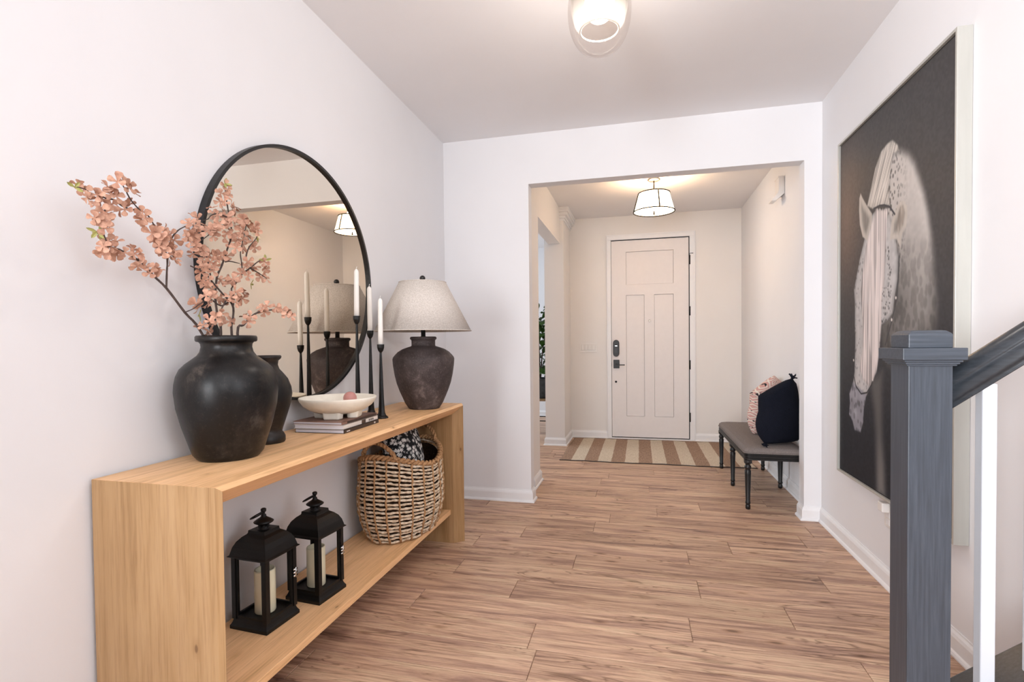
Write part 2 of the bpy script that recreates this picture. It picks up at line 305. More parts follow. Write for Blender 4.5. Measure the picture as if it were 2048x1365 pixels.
# ------------------------------------------------------------ mesh helpers
class G:
    """collects vertices and faces and links them as ONE mesh object"""
    def __init__(s): s.v = []; s.f = []; s.sm = []; s.uv = None
    def add(s, vs, fs, smooth=False):
        o = len(s.v); s.v += [tuple(p) for p in vs]; s.f += [[i+o for i in f] for f in fs]; s.sm += [smooth]*len(fs); return s
    def box(s, a, b, rot=None, piv=None):
        (x0, y0, z0), (x1, y1, z1) = a, b
        vs = [Vector(p) for p in ((x0, y0, z0), (x1, y0, z0), (x1, y1, z0), (x0, y1, z0), (x0, y0, z1), (x1, y0, z1), (x1, y1, z1), (x0, y1, z1))]
        if rot: vs = [rot @ (p-Vector(piv))+Vector(piv) for p in vs]
        return s.add(vs, [(3, 2, 1, 0), (4, 5, 6, 7), (0, 1, 5, 4), (1, 2, 6, 5), (2, 3, 7, 6), (3, 0, 4, 7)])
    def lathe(s, prof, c=(0, 0, 0), seg=48, smooth=True, rx=1, ry=1, phase=0, closed=False, cap=True):
        vs = []; fs = []; n = len(prof)
        for k in range(seg):
            a = 2*PI*k/seg+phase
            for r, z in prof: vs.append((c[0]+r*rx*math.cos(a), c[1]+r*ry*math.sin(a), c[2]+z))
        for k in range(seg):
            k2 = (k+1) % seg
            for i in range(n if closed else n-1): fs.append((k*n+i, k2*n+i, k2*n+(i+1) % n, k*n+(i+1) % n))
        if closed or not cap: return s.add(vs, fs, smooth)
        if prof[0][0] > 1e-6: fs.append([k*n for k in range(seg)][::-1])
        if prof[-1][0] > 1e-6 : fs.append([k*n+n-1 for k in range(seg)])
        return s.add(vs, fs, smooth)
    def tube(s, pts, rad, seg=8, smooth=True, closed=False, twist=0):
        pts = [Vector(p) for p in pts]; n = len(pts); vs = []; fs = []
        rads = rad if isinstance(rad, (list, tuple)) else [rad]*n
        ref = Vector((0, 0, 1)); prev = None
        for i, p in enumerate(pts):
            if closed: t = pts[(i+1) % n]-pts[i-1]
            else: t = pts[min(i+1, n-1)]-pts[max(i-1, 0)]
            t.normalize()
            if prev is None:
                x = t.cross(ref) if abs(t.z) < .95 else t.cross(Vector((0, 1, 0)))
            else: x = prev-t*prev.dot(t)
            x.normalize(); prev = x; y = t.cross(x)
            for k in range(seg):
                a = 2*PI*k/seg+twist*i
                vs.append(p+(x*math.cos(a)+y*math.sin(a))*rads[i])
        m_ = n if closed else n-1
        for i in range(m_):
            j = (i+1) % n
            for k in range(seg):
                k2 = (k+1) % seg; fs.append((i*seg+k, i*seg+k2, j*seg+k2, j*seg+k))
        if not closed: fs.append(list(range(seg))[::-1]); fs.append([(n-1)*seg+k for k in range(seg)])
        return s.add(vs, fs, smooth)
    def prism(s, poly, fn, a, b, smooth=False):
        """poly: 2-D outline; fn(u, v, t) -> point; swept from t=a to t=b"""
        n = len(poly); vs = [fn(u, v, a) for u, v in poly]+[fn(u, v, b) for u, v in poly]
        fs = [(i, (i+1) % n, (i+1) % n+n, i+n) for i in range(n)]+[list(range(n))[::-1], list(range(n, 2*n))]
        return s.add(vs, fs, smooth)
    def grid(s, fn, nu, nv, smooth=True, wrap=False):
        vs = [fn(i/nu, j/nv) for i in range(nu+1) for j in range(nv+1)]
        fs = [(i*(nv+1)+j, (i+1)*(nv+1)+j, (i+1)*(nv+1)+j+1, i*(nv+1)+j+1) for i in range(nu) for j in range(nv)]
        return s.add(vs, fs, smooth)
    def build(s, name, mat, parent=None, bevel=0, seg=2, kind=None, label=None, fixn=True):
        off = Vector((0, 0, 0))
        p = parent
        while p is not None: off += p.location; p = p.parent
        me = bpy.data.meshes.new(name)
        me.from_pydata([tuple(Vector(q)-off) for q in s.v], [], s.f)
        me.polygons.foreach_set('use_smooth', s.sm)
        if fixn:
            bm = bmesh.new(); bm.from_mesh(me); bmesh.ops.recalc_face_normals(bm, faces=bm.faces); bm.to_mesh(me); bm.free()
        me.materials.append(mat)
        o = bpy.data.objects.new(name, me); col.objects.link(o)
        if parent is not None: o.parent = parent
        if bevel:
            md = o.modifiers.new('bevel', 'BEVEL'); md.width = bevel; md.segments = seg; md.limit_method = 'ANGLE'; md.angle_limit = .6
        if kind: o['kind'] = kind
        if label: o['label'] = label
        return o
def tag(o, label, cat, group=None, kind=None):
    o['label'] = label; o['category'] = cat
    if group: o['group'] = group
    if kind: o['kind'] = kind
    return o
def thing(name, label, cat, loc, group=None):
    o = bpy.data.objects.new(name, None); col.objects.link(o); o.location = loc; o.empty_display_size = .05
    return tag(o, label, cat, group)
def root(name, loc, kind='structure'):
    o = bpy.data.objects.new(name, None); col.objects.link(o); o.location = loc; o['kind'] = kind; return o
def copy_tree(o, loc, rz, label):
    r = o.copy(); col.objects.link(r); r.location = loc; r.rotation_euler = (0, 0, rz); r['label'] = label
    for ch in o.children:
        c = ch.copy(); col.objects.link(c); c.parent = r
        for g in ch.children:
            d = g.copy(); col.objects.link(d); d.parent = c
    return r
def struct(name, g, mat, parent=None, bevel=0): return g.build(name, mat, parent, bevel, kind='structure' if parent is None else None)
# ------------------------------------------------------------ the room
XL, XR, Y1, YB, OXL, OXR, OZ = -1.462, 1.16, 3.773, 3.879, -.794, 1.055, 2.374
H = 2.743; YD = 6.517; PX = -.886
def wall(name, boxes, mat='wall'):
    g = G()
    for a, b in boxes: g.box(a, b)
    return struct(name, g, M[mat])
wall('wall_left', [((XL-.11, -3.2, 0), (XL, YB, H))])
wall('wall_front', [((XL, Y1, 0), (OXL, YB, H)), ((OXR, Y1, 0), (XR, YB, H)), ((OXL, Y1, OZ), (OXR, YB, H))])
wall('wall_right', [((XR, 1.62, 0), (XR+.12, 6.64, H))])
wall('wall_entry', [((-1.10, YD, 0), (-.39, YD+.14, H)), ((.648, YD, 0), (XR, YD+.14, H)), ((-.39, YD, 2.5), (.648, YD+.14, H)), ((-4.9, YD, 0), (-4.8, YD+.1, H))], 'foyerwall')
wall('wall_entry_left', [((-1.02, YB, 0), (PX, 4.13, H)), ((-1.02, 4.13, 0), (-.845, 4.40, 2.34)), ((-1.02, 4.13, 2.34), (PX, 5.94, H)),
    ((-1.07, 5.94, 0), (-.845, YD, 2.34)), ((-1.07, 5.94, 2.34), (-.845, YD, H))], 'foyerwall')
wall('wall_dining', [((-4.9, 8.3, 0), (-.9, 8.4, H)), ((-4.9, YB, 0), (-4.8, 8.4, H)), ((-4.9, YB-.1, 0), (XL-.11, YB, H)), ((-.95, YD+.14, 0), (-.85, 8.4, H))], 'wall')
wall('wall_back', [((XL-.11, -3.3, 0), (4.7, -3.2, H)), ((4.6, -3.2, 0), (4.7, 1.74, H)), ((XR+.12, 1.62, 0), (4.7, 1.74, H))], 'wall')
wall('ceiling', [((-5, -3.3, H), (4.8, 8.5, H+.1))], 'ceil')
# column capital moulding on the far pier of the dining opening
g = G()
for k, (o, z0, z1) in enumerate(((.014, 2.60, 2.625), (.026, 2.625, 2.655), (.05, 2.655, 2.69), (.066, 2.69, 2.715), (.072, 2.715, H))):
    g.box((-1.07, 5.94-o, z0), (-.845+o, YD, z1))
struct('trim_1', g, M['trim'], bevel=.004)

# floor of single planks, dining and stair ends left as slab
fl = root('floor', (0, 0, 0))
g = G(); g.box((-4.9, -3.2, -.06), (4.7, 8.4, -.006)); g.build('slab', M['plank'], fl)
PW = .187; plank_meshes = {}
def plank(x0, x1, y0):
    L = round(x1-x0, 3)
    if L not in plank_meshes:
        e = .0012; b = .002; hx, hy = L/2-e, PW/2-e
        vs = [(-hx, -hy, -.006), (hx, -hy, -.006), (hx, hy, -.006), (-hx, hy, -.006), (-hx, -hy, -.0015), (hx, -hy, -.0015), (hx, hy, -.0015), (-hx, hy, -.0015),
              (-hx+b, -hy+b, 0), (hx-b, -hy+b, 0), (hx-b, hy-b, 0), (-hx+b, hy-b, 0)]
        fs = [(3, 2, 1, 0), (8, 9, 10, 11)]+[(i, (i+1) % 4, (i+1) % 4+4, i+4) for i in range(4)]+[(i+4, (i+1) % 4+4, (i+1) % 4+8, i+8) for i in range(4)]
        me = bpy.data.meshes.new('plank'); me.from_pydata(vs, [], fs); me.materials.append(M['plank']); plank_meshes[L] = me
    o = bpy.data.objects.new('plank', plank_meshes[L]); col.objects.link(o); o.parent = fl
    o.location = ((x0+x1)/2, y0+PW/2, 0)
joint = {0: -.949, -3: -.433, 2: .255, 6: .112, 7: .413, -1: .62, -2: -.9+1.1, 1: -.35, 3: -.72, 4: .93, 5: -.2}
for k in range(-9, 22):
    y0 = 2.508+PW*k
    lo, hi = (XL, XR) if y0+PW < YB else (-2.75, XR)
    j = joint.get(k, random.uniform(-1.2, 1)); x = j
    while x > lo: x -= 1.22
    while x < hi:
        a, b = max(x, lo), min(x+1.22, hi)
        if b-a > .02: plank(round(a, 3), round(b, 3), y0)
        x += 1.22

# baseboards: one profile swept along the foot of the walls
BP = [(0, 0), (.026, 0), (.026, .006), (.022, .014), (.015, .018), (.015, .066), (.011, .078), (.005, .086), (.004, .092), (0, .092)]
def sweep(pts, prof):
    """profile on the left of the path, corners mitred"""
    P = [Vector((x, y)) for x, y in pts]; n = len(P); dirs = [(P[i+1]-P[i]).normalized() for i in range(n-1)]
    nor = [Vector((-d.y, d.x)) for d in dirs]; ml = []
    for i in range(n):
        if i == 0: ml.append(nor[0])
        elif i == n-1: ml.append(nor[-1])
        else:
            mm = nor[i-1]+nor[i]; ml.append(mm/(mm.dot(nor[i])))
    vs = []; q = len(prof)
    for i in range(n):
        for o, z in prof: vs.append((P[i].x+ml[i].x*o, P[i].y+ml[i].y*o, z))
    fs = [(i*q+k, (i+1)*q+k, (i+1)*q+(k+1) % q, i*q+(k+1) % q) for i in range(n-1) for k in range(q)]
    fs += [list(range(q))[::-1], [(n-1)*q+k for k in range(q)]]
    return G().add(vs, fs)
def base(name, pts): struct(name, sweep(pts, BP), M['trim'])
base('baseboard_left', [(XL, Y1), (XL, -3.2)])
base('baseboard_front', [(OXL, YB), (OXL, Y1), (XL+.026, Y1)])
base('baseboard_front_right', [(XR-.001, Y1), (OXR, Y1), (OXR, YB)])
base('baseboard_right', [(XR, 1.7), (XR, Y1)])
base('baseboard_entry_right', [(XR, YB), (XR, YD), (.648, YD)])
base('baseboard_entry_back', [(-.39, YD), (-.845, YD), (-.845, 5.94), (-1.07, 5.94), (-1.07, 6.3)])
base('baseboard_entry_left', [(-1.02, 4.40), (-.845, 4.40), (-.845, 4.13), (PX, 4.13), (PX, YB)])
base('baseboard_dining', [(-.95, 8.3), (-4.8, 8.3)])

# front door
dr = root('door_1', (.123, YD, 0))
DX0, DX1 = -.334, .580
g = G()
for a, b in (((DX0-.056, YD-.018, 0), (DX0-.004, YD+.012, 2.452)), ((DX1+.004, YD-.018, 0), (DX1+.068, YD+.012, 2.452)), ((DX0-.056, YD-.018, 2.452), (DX1+.068, YD+.012, 2.512)),
             ((DX0-.056, YD-.025, 0), (DX0-.042, YD-.018, 2.498)), ((DX1+.054, YD-.025, 0), (DX1+.068, YD-.018, 2.498)), ((DX0-.056, YD-.025, 2.498), (DX1+.068, YD-.018, 2.512))): g.box(a, b)
g.build('casing', M['trim'], dr, bevel=.002)
g = G(); g.box((DX0-.006, YD+.034, .0), (DX1+.006, YD+.06, 2.455)); g.box((DX0-.0055, YD+.004, .014), (DX0, YD+.034, 2.45)); g.box((DX1-.006, YD+.004, .014), (DX1-.0005, YD+.034, 2.45)); g.box((DX0, YD+.004, 2.44), (DX1-.006, YD+.034, 2.45)); g.box((DX0, YD-.002, .014), (DX1-.006, YD+.03, .024)); g.build('weatherstrip', M['gap'], dr)
g = G(); g.box((DX0-.03, YD-.03, 0), (DX1+.03, YD+.02, .014)); g.build('threshold', M['trim'], dr, bevel=.004)
g = G(); yf = YD-.004; ybk = YD+.03
px = (-.157, .401); lx = (-.16, .059); rx = (.177, .400)
for a, b in (((DX0, yf, .024), (px[0], ybk, 2.44)), ((px[1], yf, .024), (DX1-.006, ybk, 2.44)), ((px[0], yf, .024), (px[1], ybk, .28)), ((px[0], yf, 1.772), (px[1], ybk, 1.90)),
             ((px[0], yf, 2.302), (px[1], ybk, 2.44)), ((lx[1], yf, .28), (rx[0], ybk, 1.772))): g.box(a, b)
g.build('stile_frame', M['door'], dr)
for a, b, c, d in ((px[0], px[1], 1.90, 2.302), (px[0], lx[1], .28, 1.772), (rx[0], px[1], .28, 1.772)):
    g = G(); g.box((a+.002, yf+.013, c+.002), (b-.002, ybk, d-.002)); g.build('panel', M['door'], dr, bevel=.002)
g = G()
poly = [(math.cos(t)*.0375, .062+math.sin(t)*.042) for t in np.linspace(0, PI, 12)]+[(math.cos(t)*.0375, -.062+math.sin(t)*.042) for t in np.linspace(PI, 2*PI, 12)]
g.prism(poly, lambda u, v, t: (-.28+u, yf-t, 1.12+v), 0, .028); kp = g.build('keypad_lock', M['black'], dr, bevel=.006)
g = G(); g.box((-.292, yf-.0295, 1.146), (-.268, yf-.027, 1.152)); g.build('logo_bar', M['chrome'], kp)
g = G(); g.box((-.302, yf-.031, 1.06), (-.258, yf-.027, 1.125)); g.build('thumb_turn', M['frame_black'], kp, bevel=.004)
g = G(); g.box((-.314, yf-.012, .872), (-.2415, yf, .978)); rs = g.build('rose_plate', M['black'], dr, bevel=.003)
g = G(); g.tube([(-.278, yf-.01, .918), (-.278, yf-.052, .918)], .011, 12); g.box((-.288, yf-.062, .910), (-.176, yf-.046, .922)); g.build('lever', M['black'], rs, bevel=.002)
g = G(); g.tube([(-.285, yf+.001, .705), (-.285, yf-.004, .705)], .013, 14); g.build('bore_cap', M['gap'], dr)
g = G(); g.lathe([(.011, 0), (.014, .002), (.014, .006), (.009, .008), (.004, .006), (0, .006)], (0, 0, 0), 18)
g.v = [(.120+x, yf-z, 1.452+y) for x, y, z in g.v]; g.build('peephole', M['nickel'], dr)
for z in (2.17, 1.56, .915, .285):
    g = G(); g.tube([(.586, yf-.010, z-.055), (.586, yf-.010, z+.055)], .0085, 10); g.box((.582, yf-.006, z-.052), (.594, yf+.004, z+.052))
    hg = g.build('hinge', M['black'], dr)
    if z > 2: 
        g = G(); g.tube([(.586, yf-.01, z+.06), (.586, yf-.01, z+.075), (.625, yf-.012, z+.075)], .005, 8); g.build('door_stop', M['black'], hg)
g = G(); g.lathe([(0, -.035), (.006, -.033), (.008, 0), (.006, .033), (0, .035)], (DX0-.006, yf-.002, .92), 10); g.build('latch_strike', M['black'], dr)

# the four-gang switch plate, the outlet, the chime cover
t = thing('switch_plate', 'white plate of four rocker switches on wall left of front door', 'switch', (-.62, YD, 1.132))
g = G(); g.box((-.727, YD-.008, 1.074), (-.516, YD-.001, 1.097)); g.box((-.727, YD-.008, 1.169), (-.516, YD-.001, 1.192))
for xa, xb in ((-.727, -.7075),)+tuple((-.6725+k*.0458, -.6617+k*.0458) for k in range(3))+((-.5351, -.516),): g.box((xa, YD-.008, 1.097), (xb, YD-.001, 1.169))
g.build('plate', M['plate'], t, bevel=.0012)
for k in range(4):
    x = -.690+k*.0458; g = G()
    g.add([(x-.015, YD-.001, 1.100), (x+.015, YD-.001, 1.100), (x+.015, YD-.001, 1.166), (x-.015, YD-.001, 1.166), (x-.015, YD-.015, 1.100), (x+.015, YD-.015, 1.100), (x+.015, YD-.008, 1.166), (x-.015, YD-.008, 1.166)],
          [(0, 1, 5, 4), (1, 2, 6, 5), (2, 3, 7, 6), (3, 0, 4, 7), (4, 5, 6, 7)]); g.build('rocker', M['plate'], t, bevel=.001)
t = thing('wall_outlet', 'white outlet plate low on right wall under the horse picture', 'outlet', (XR, 2.82, .345))
g = G(); g.box((XR-.006, 2.785, .288), (XR, 2.86, .405)); g.build('plate', M['plate'], t, bevel=.003)
g = G(); g.box((XR-.04, 2.80, .365), (XR-.006, 2.85, .41)); g.build('plug', M['plate'], t, bevel=.005)
for z in (.315, .35):
    g = G(); g.box((XR-.0075, 2.805, z-.013), (XR-.006, 2.84, z+.013)); g.build('socket', M['trim'], t)
t = thing('chime_cover', 'small white moulded box high on entry right wall near the opening', 'chime box', (XR, 4.72, 2.44))
g = G(); prof = [(0, .10), (-.046, .10), (-.046, -.012), (-.052, -.03), (-.095, -.072), (-.098, -.09), (-.066, -.09), (-.01, -.042), (0, -.035)]
g.prism(prof, lambda u, v, q: (XR+u, q, 2.435+v), 4.665, 4.78); g.build('body', M['plate'], t, bevel=.004)
g = G(); g.box((XR-.05, 4.66, 2.532), (XR, 4.785, 2.542)); g.build('lid', M['plate'], t, bevel=.002)

# ------------------------------------------------------------ lamps of the house
t = thing('ceiling_pendant', 'lit tapered fabric drum pendant with thin dark frame in the entry', 'ceiling light', (.139, 5.07, H))
cx, cy = .139, 5.07
g = G(); g.lathe([(0, -.036), (.05, -.036), (.06, -.028), (.062, 0), (0, 0)], (cx, cy, H), 36); g.build('canopy', M['nickel'], t)
g = G(); g.tube([(cx, cy, 2.707), (cx, cy, 2.40)], .006, 10); g.lathe([(0, -.014), (.008, -.01), (.01, 0), (.006, .008), (0, .01)], (cx, cy, 2.402), 12); g.build('stem', M['bronze'], t)
g = G(); g.lathe([(.184, 2.425), (.140, 2.588), (.138, 2.588), (.182, 2.425)], (cx, cy, 0), 56, closed=True); g.build('shade', M['shade'], t)
g = G(); g.lathe([(0, 2.424), (.181, 2.424), (.181, 2.427), (0, 2.427)], (cx, cy, 0), 56); g.build('diffuser', M['diffuser'], t)
for r, z in ((.188, 2.420), (.143, 2.59)):
    g = G(); g.tube([(cx+r*math.cos(a), cy+r*math.sin(a), z) for a in np.linspace(0, 2*PI, 49)[:-1]], .0055, 8, closed=True); g.build('ring', M['bronze'], t)
for a in (PI*.0+.24, PI*.5+.24, PI+.24, PI*1.5+.24):
    g = G(); g.tube([(cx+.189*math.cos(a), cy+.189*math.sin(a), 2.42), (cx+.144*math.cos(a), cy+.144*math.sin(a), 2.59)], .006, 8); g.build('rod', M['bronze'], t)
def point(name, loc, power, r, colr):
    l = bpy.data.lights.new(name, 'POINT'); l.energy = power; l.shadow_soft_size = r; l.color = colr
    o = bpy.data.objects.new(name, l); col.objects.link(o); o.location = loc; return o
point('pendant_bulb', (cx, cy, 2.62), 6, .05, (1, .84, .68))
t = thing('globe_ceiling_light', 'smoked glass globe light over an inner glass cup near the camera', 'ceiling light', (-.15, 2.13, H))
cx, cy = -.15, 2.13; cz = 2.525
g = G(); pr_ = [(.126*max(0, math.sin(a))**.72, cz-.166*math.cos(a)) for a in np.linspace(0, PI*.86, 30)]
g.lathe(pr_, (cx, cy, 0), 48, cap=False); g.build('globe', M['globe'], t)
g = G(); g.lathe([(.077, 2.448), (.100, 2.478), (.113, 2.53), (.114, 2.58), (.100, 2.64), (.06, 2.675), (.058, 2.672), (.098, 2.637), (.111, 2.58), (.110, 2.53), (.097, 2.48), (.074, 2.450)], (cx, cy, 0), 40, closed=True); g.build('inner_cup', M['frost'], t)
g = G(); g.tube([(cx+.0765*math.cos(a), cy+.0765*math.sin(a), 2.448) for a in np.linspace(0, 2*PI, 41)[:-1]], .0035, 8, closed=True); g.build('cup_rim', M['bulb_rim'], t)
g = G(); g.lathe([(0, 2.488), (.035, 2.492), (.056, 2.512), (.062, 2.545), (.055, 2.585), (.03, 2.61), (.016, 2.62), (.014, 2.64), (0, 2.64)], (cx, cy, 0), 24); g.build('bulb', M['bulb'], t)
g = G(); g.lathe([(0, 2.64), (.03, 2.64), (.062, 2.668), (.066, 2.70), (.066, H), (0, H)], (cx, cy, 0), 32); g.build('canopy', M['nickel'], t)
point('globe_bulb', (cx, cy, 2.47), 12, .03, (1, .94, .88))
# ------------------------------------------------------------ console table
ZT = .835; ZS = .20; CX0, CX1 = -1.448, -1.033; CY0, CY1 = 1.08, 2.952
con = thing('console_table', 'long light oak console table with mitred ends and a low shelf, along left wall', 'console table', (-1.24, 2.01, 0))
sec = [(CX0, 0), (CX1-.012, 0), (CX1, .012), (CX1-.052, .06), (CX0, .06)]
g = G(); n = len(sec)
vs = [(x, CY0+t, ZT-t) for x, t in sec]+[(x, CY1-t, ZT-t) for x, t in sec]
fs = [(i, (i+1) % n, (i+1) % n+n, i+n) for i in range(n)]+[list(range(n)), list(range(n, 2*n))]
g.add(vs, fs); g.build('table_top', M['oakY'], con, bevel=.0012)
for y0, sgn in ((CY0, 1), (CY1, -1)):
    g = G(); vs = [(x, y0+sgn*t, 0) for x, t in sec]+[(x, y0+sgn*t, ZT-t) for x, t in sec]
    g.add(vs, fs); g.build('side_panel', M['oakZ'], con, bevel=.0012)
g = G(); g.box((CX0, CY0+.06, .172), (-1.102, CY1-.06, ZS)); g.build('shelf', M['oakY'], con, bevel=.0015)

# ------------------------------------------------------------ round mirror
MY, MZ, RY, RZ = 2.0115, 1.498, .570, .545
mr = thing('wall_mirror', 'large round mirror in a thin black frame on the left wall', 'mirror', (XL, MY, MZ))
g = G(); vs = []; fs = []; seg = 128
for k in range(seg):
    a = 2*PI*k/seg
    for rr, x in ((0, XL+.001), (0, XL+.03), (-.012, XL+.03), (-.012, XL+.001)): vs.append((x, MY+(RY+rr)*math.cos(a), MZ+(RZ+rr)*math.sin(a)))
for k in range(seg):
    k2 = (k+1) % seg
    for i in range(4): fs.append((k*4+i, k2*4+i, k2*4+(i+1) % 4, k*4+(i+1) % 4))
g.add(vs, fs); g.build('frame', M['frame_black'], mr)
g = G(); g.prism([((RY-.011)*math.cos(2*PI*k/seg), (RZ-.011)*math.sin(2*PI*k/seg)) for k in range(seg)], lambda u, v, t: (t, MY+u, MZ+v), XL+.003, XL+.017)
g.build('mirror_glass', M['mirror'], mr)

# ------------------------------------------------------------ vases
V1 = (-1.295, 1.40, ZT)
prof = [(0, .0), (.088, 0), (.092, .004), (.103, .018), (.1145, .055), (.131, .109), (.1445, .166), (.1495, .216), (.148, .24), (.143, .265), (.133, .287), (.118, .303), (.100, .317), (.085, .329), (.077, .341), (.0735, .356), (.0745, .366), (.079, .372),
        (.0865, .3735), (.089, .378), (.089, .388), (.086, .3925), (.078, .391), (.069, .37), (.069, .35), (.09, .31), (.135, .22), (.12, .12), (.08, .02), (0, .015)]
g = G(); g.lathe(prof, V1, 72); v1 = g.build('vase', M['vase']); v1.location = (0, 0, 0)
tag(v1, 'large worn black pottery vase holding blossom branches on the console', 'vase')
V2 = (-1.345, 1.638, ZT)
prof = [(0, 0), (.060, 0), (.063, .006), (.063, .022), (.058, .032), (.052, .040), (.055, .052), (.064, .08), (.075, .115), (.085, .15), (.089, .18), (.086, .205), (.075, .235), (.058, .258), (.046, .272), (.041, .288), (.043, .303), (.052, .311), (.054, .318), (.051, .323), (.044, .322), (.036, .30), (.036, .28), (.07, .22), (.07, .1), (0, .03)]
g = G(); g.lathe(prof, V2, 56); v2 = g.build('vase', M['vase2'])
tag(v2, 'smaller dark brown vase half hidden behind the large black vase', 'vase')

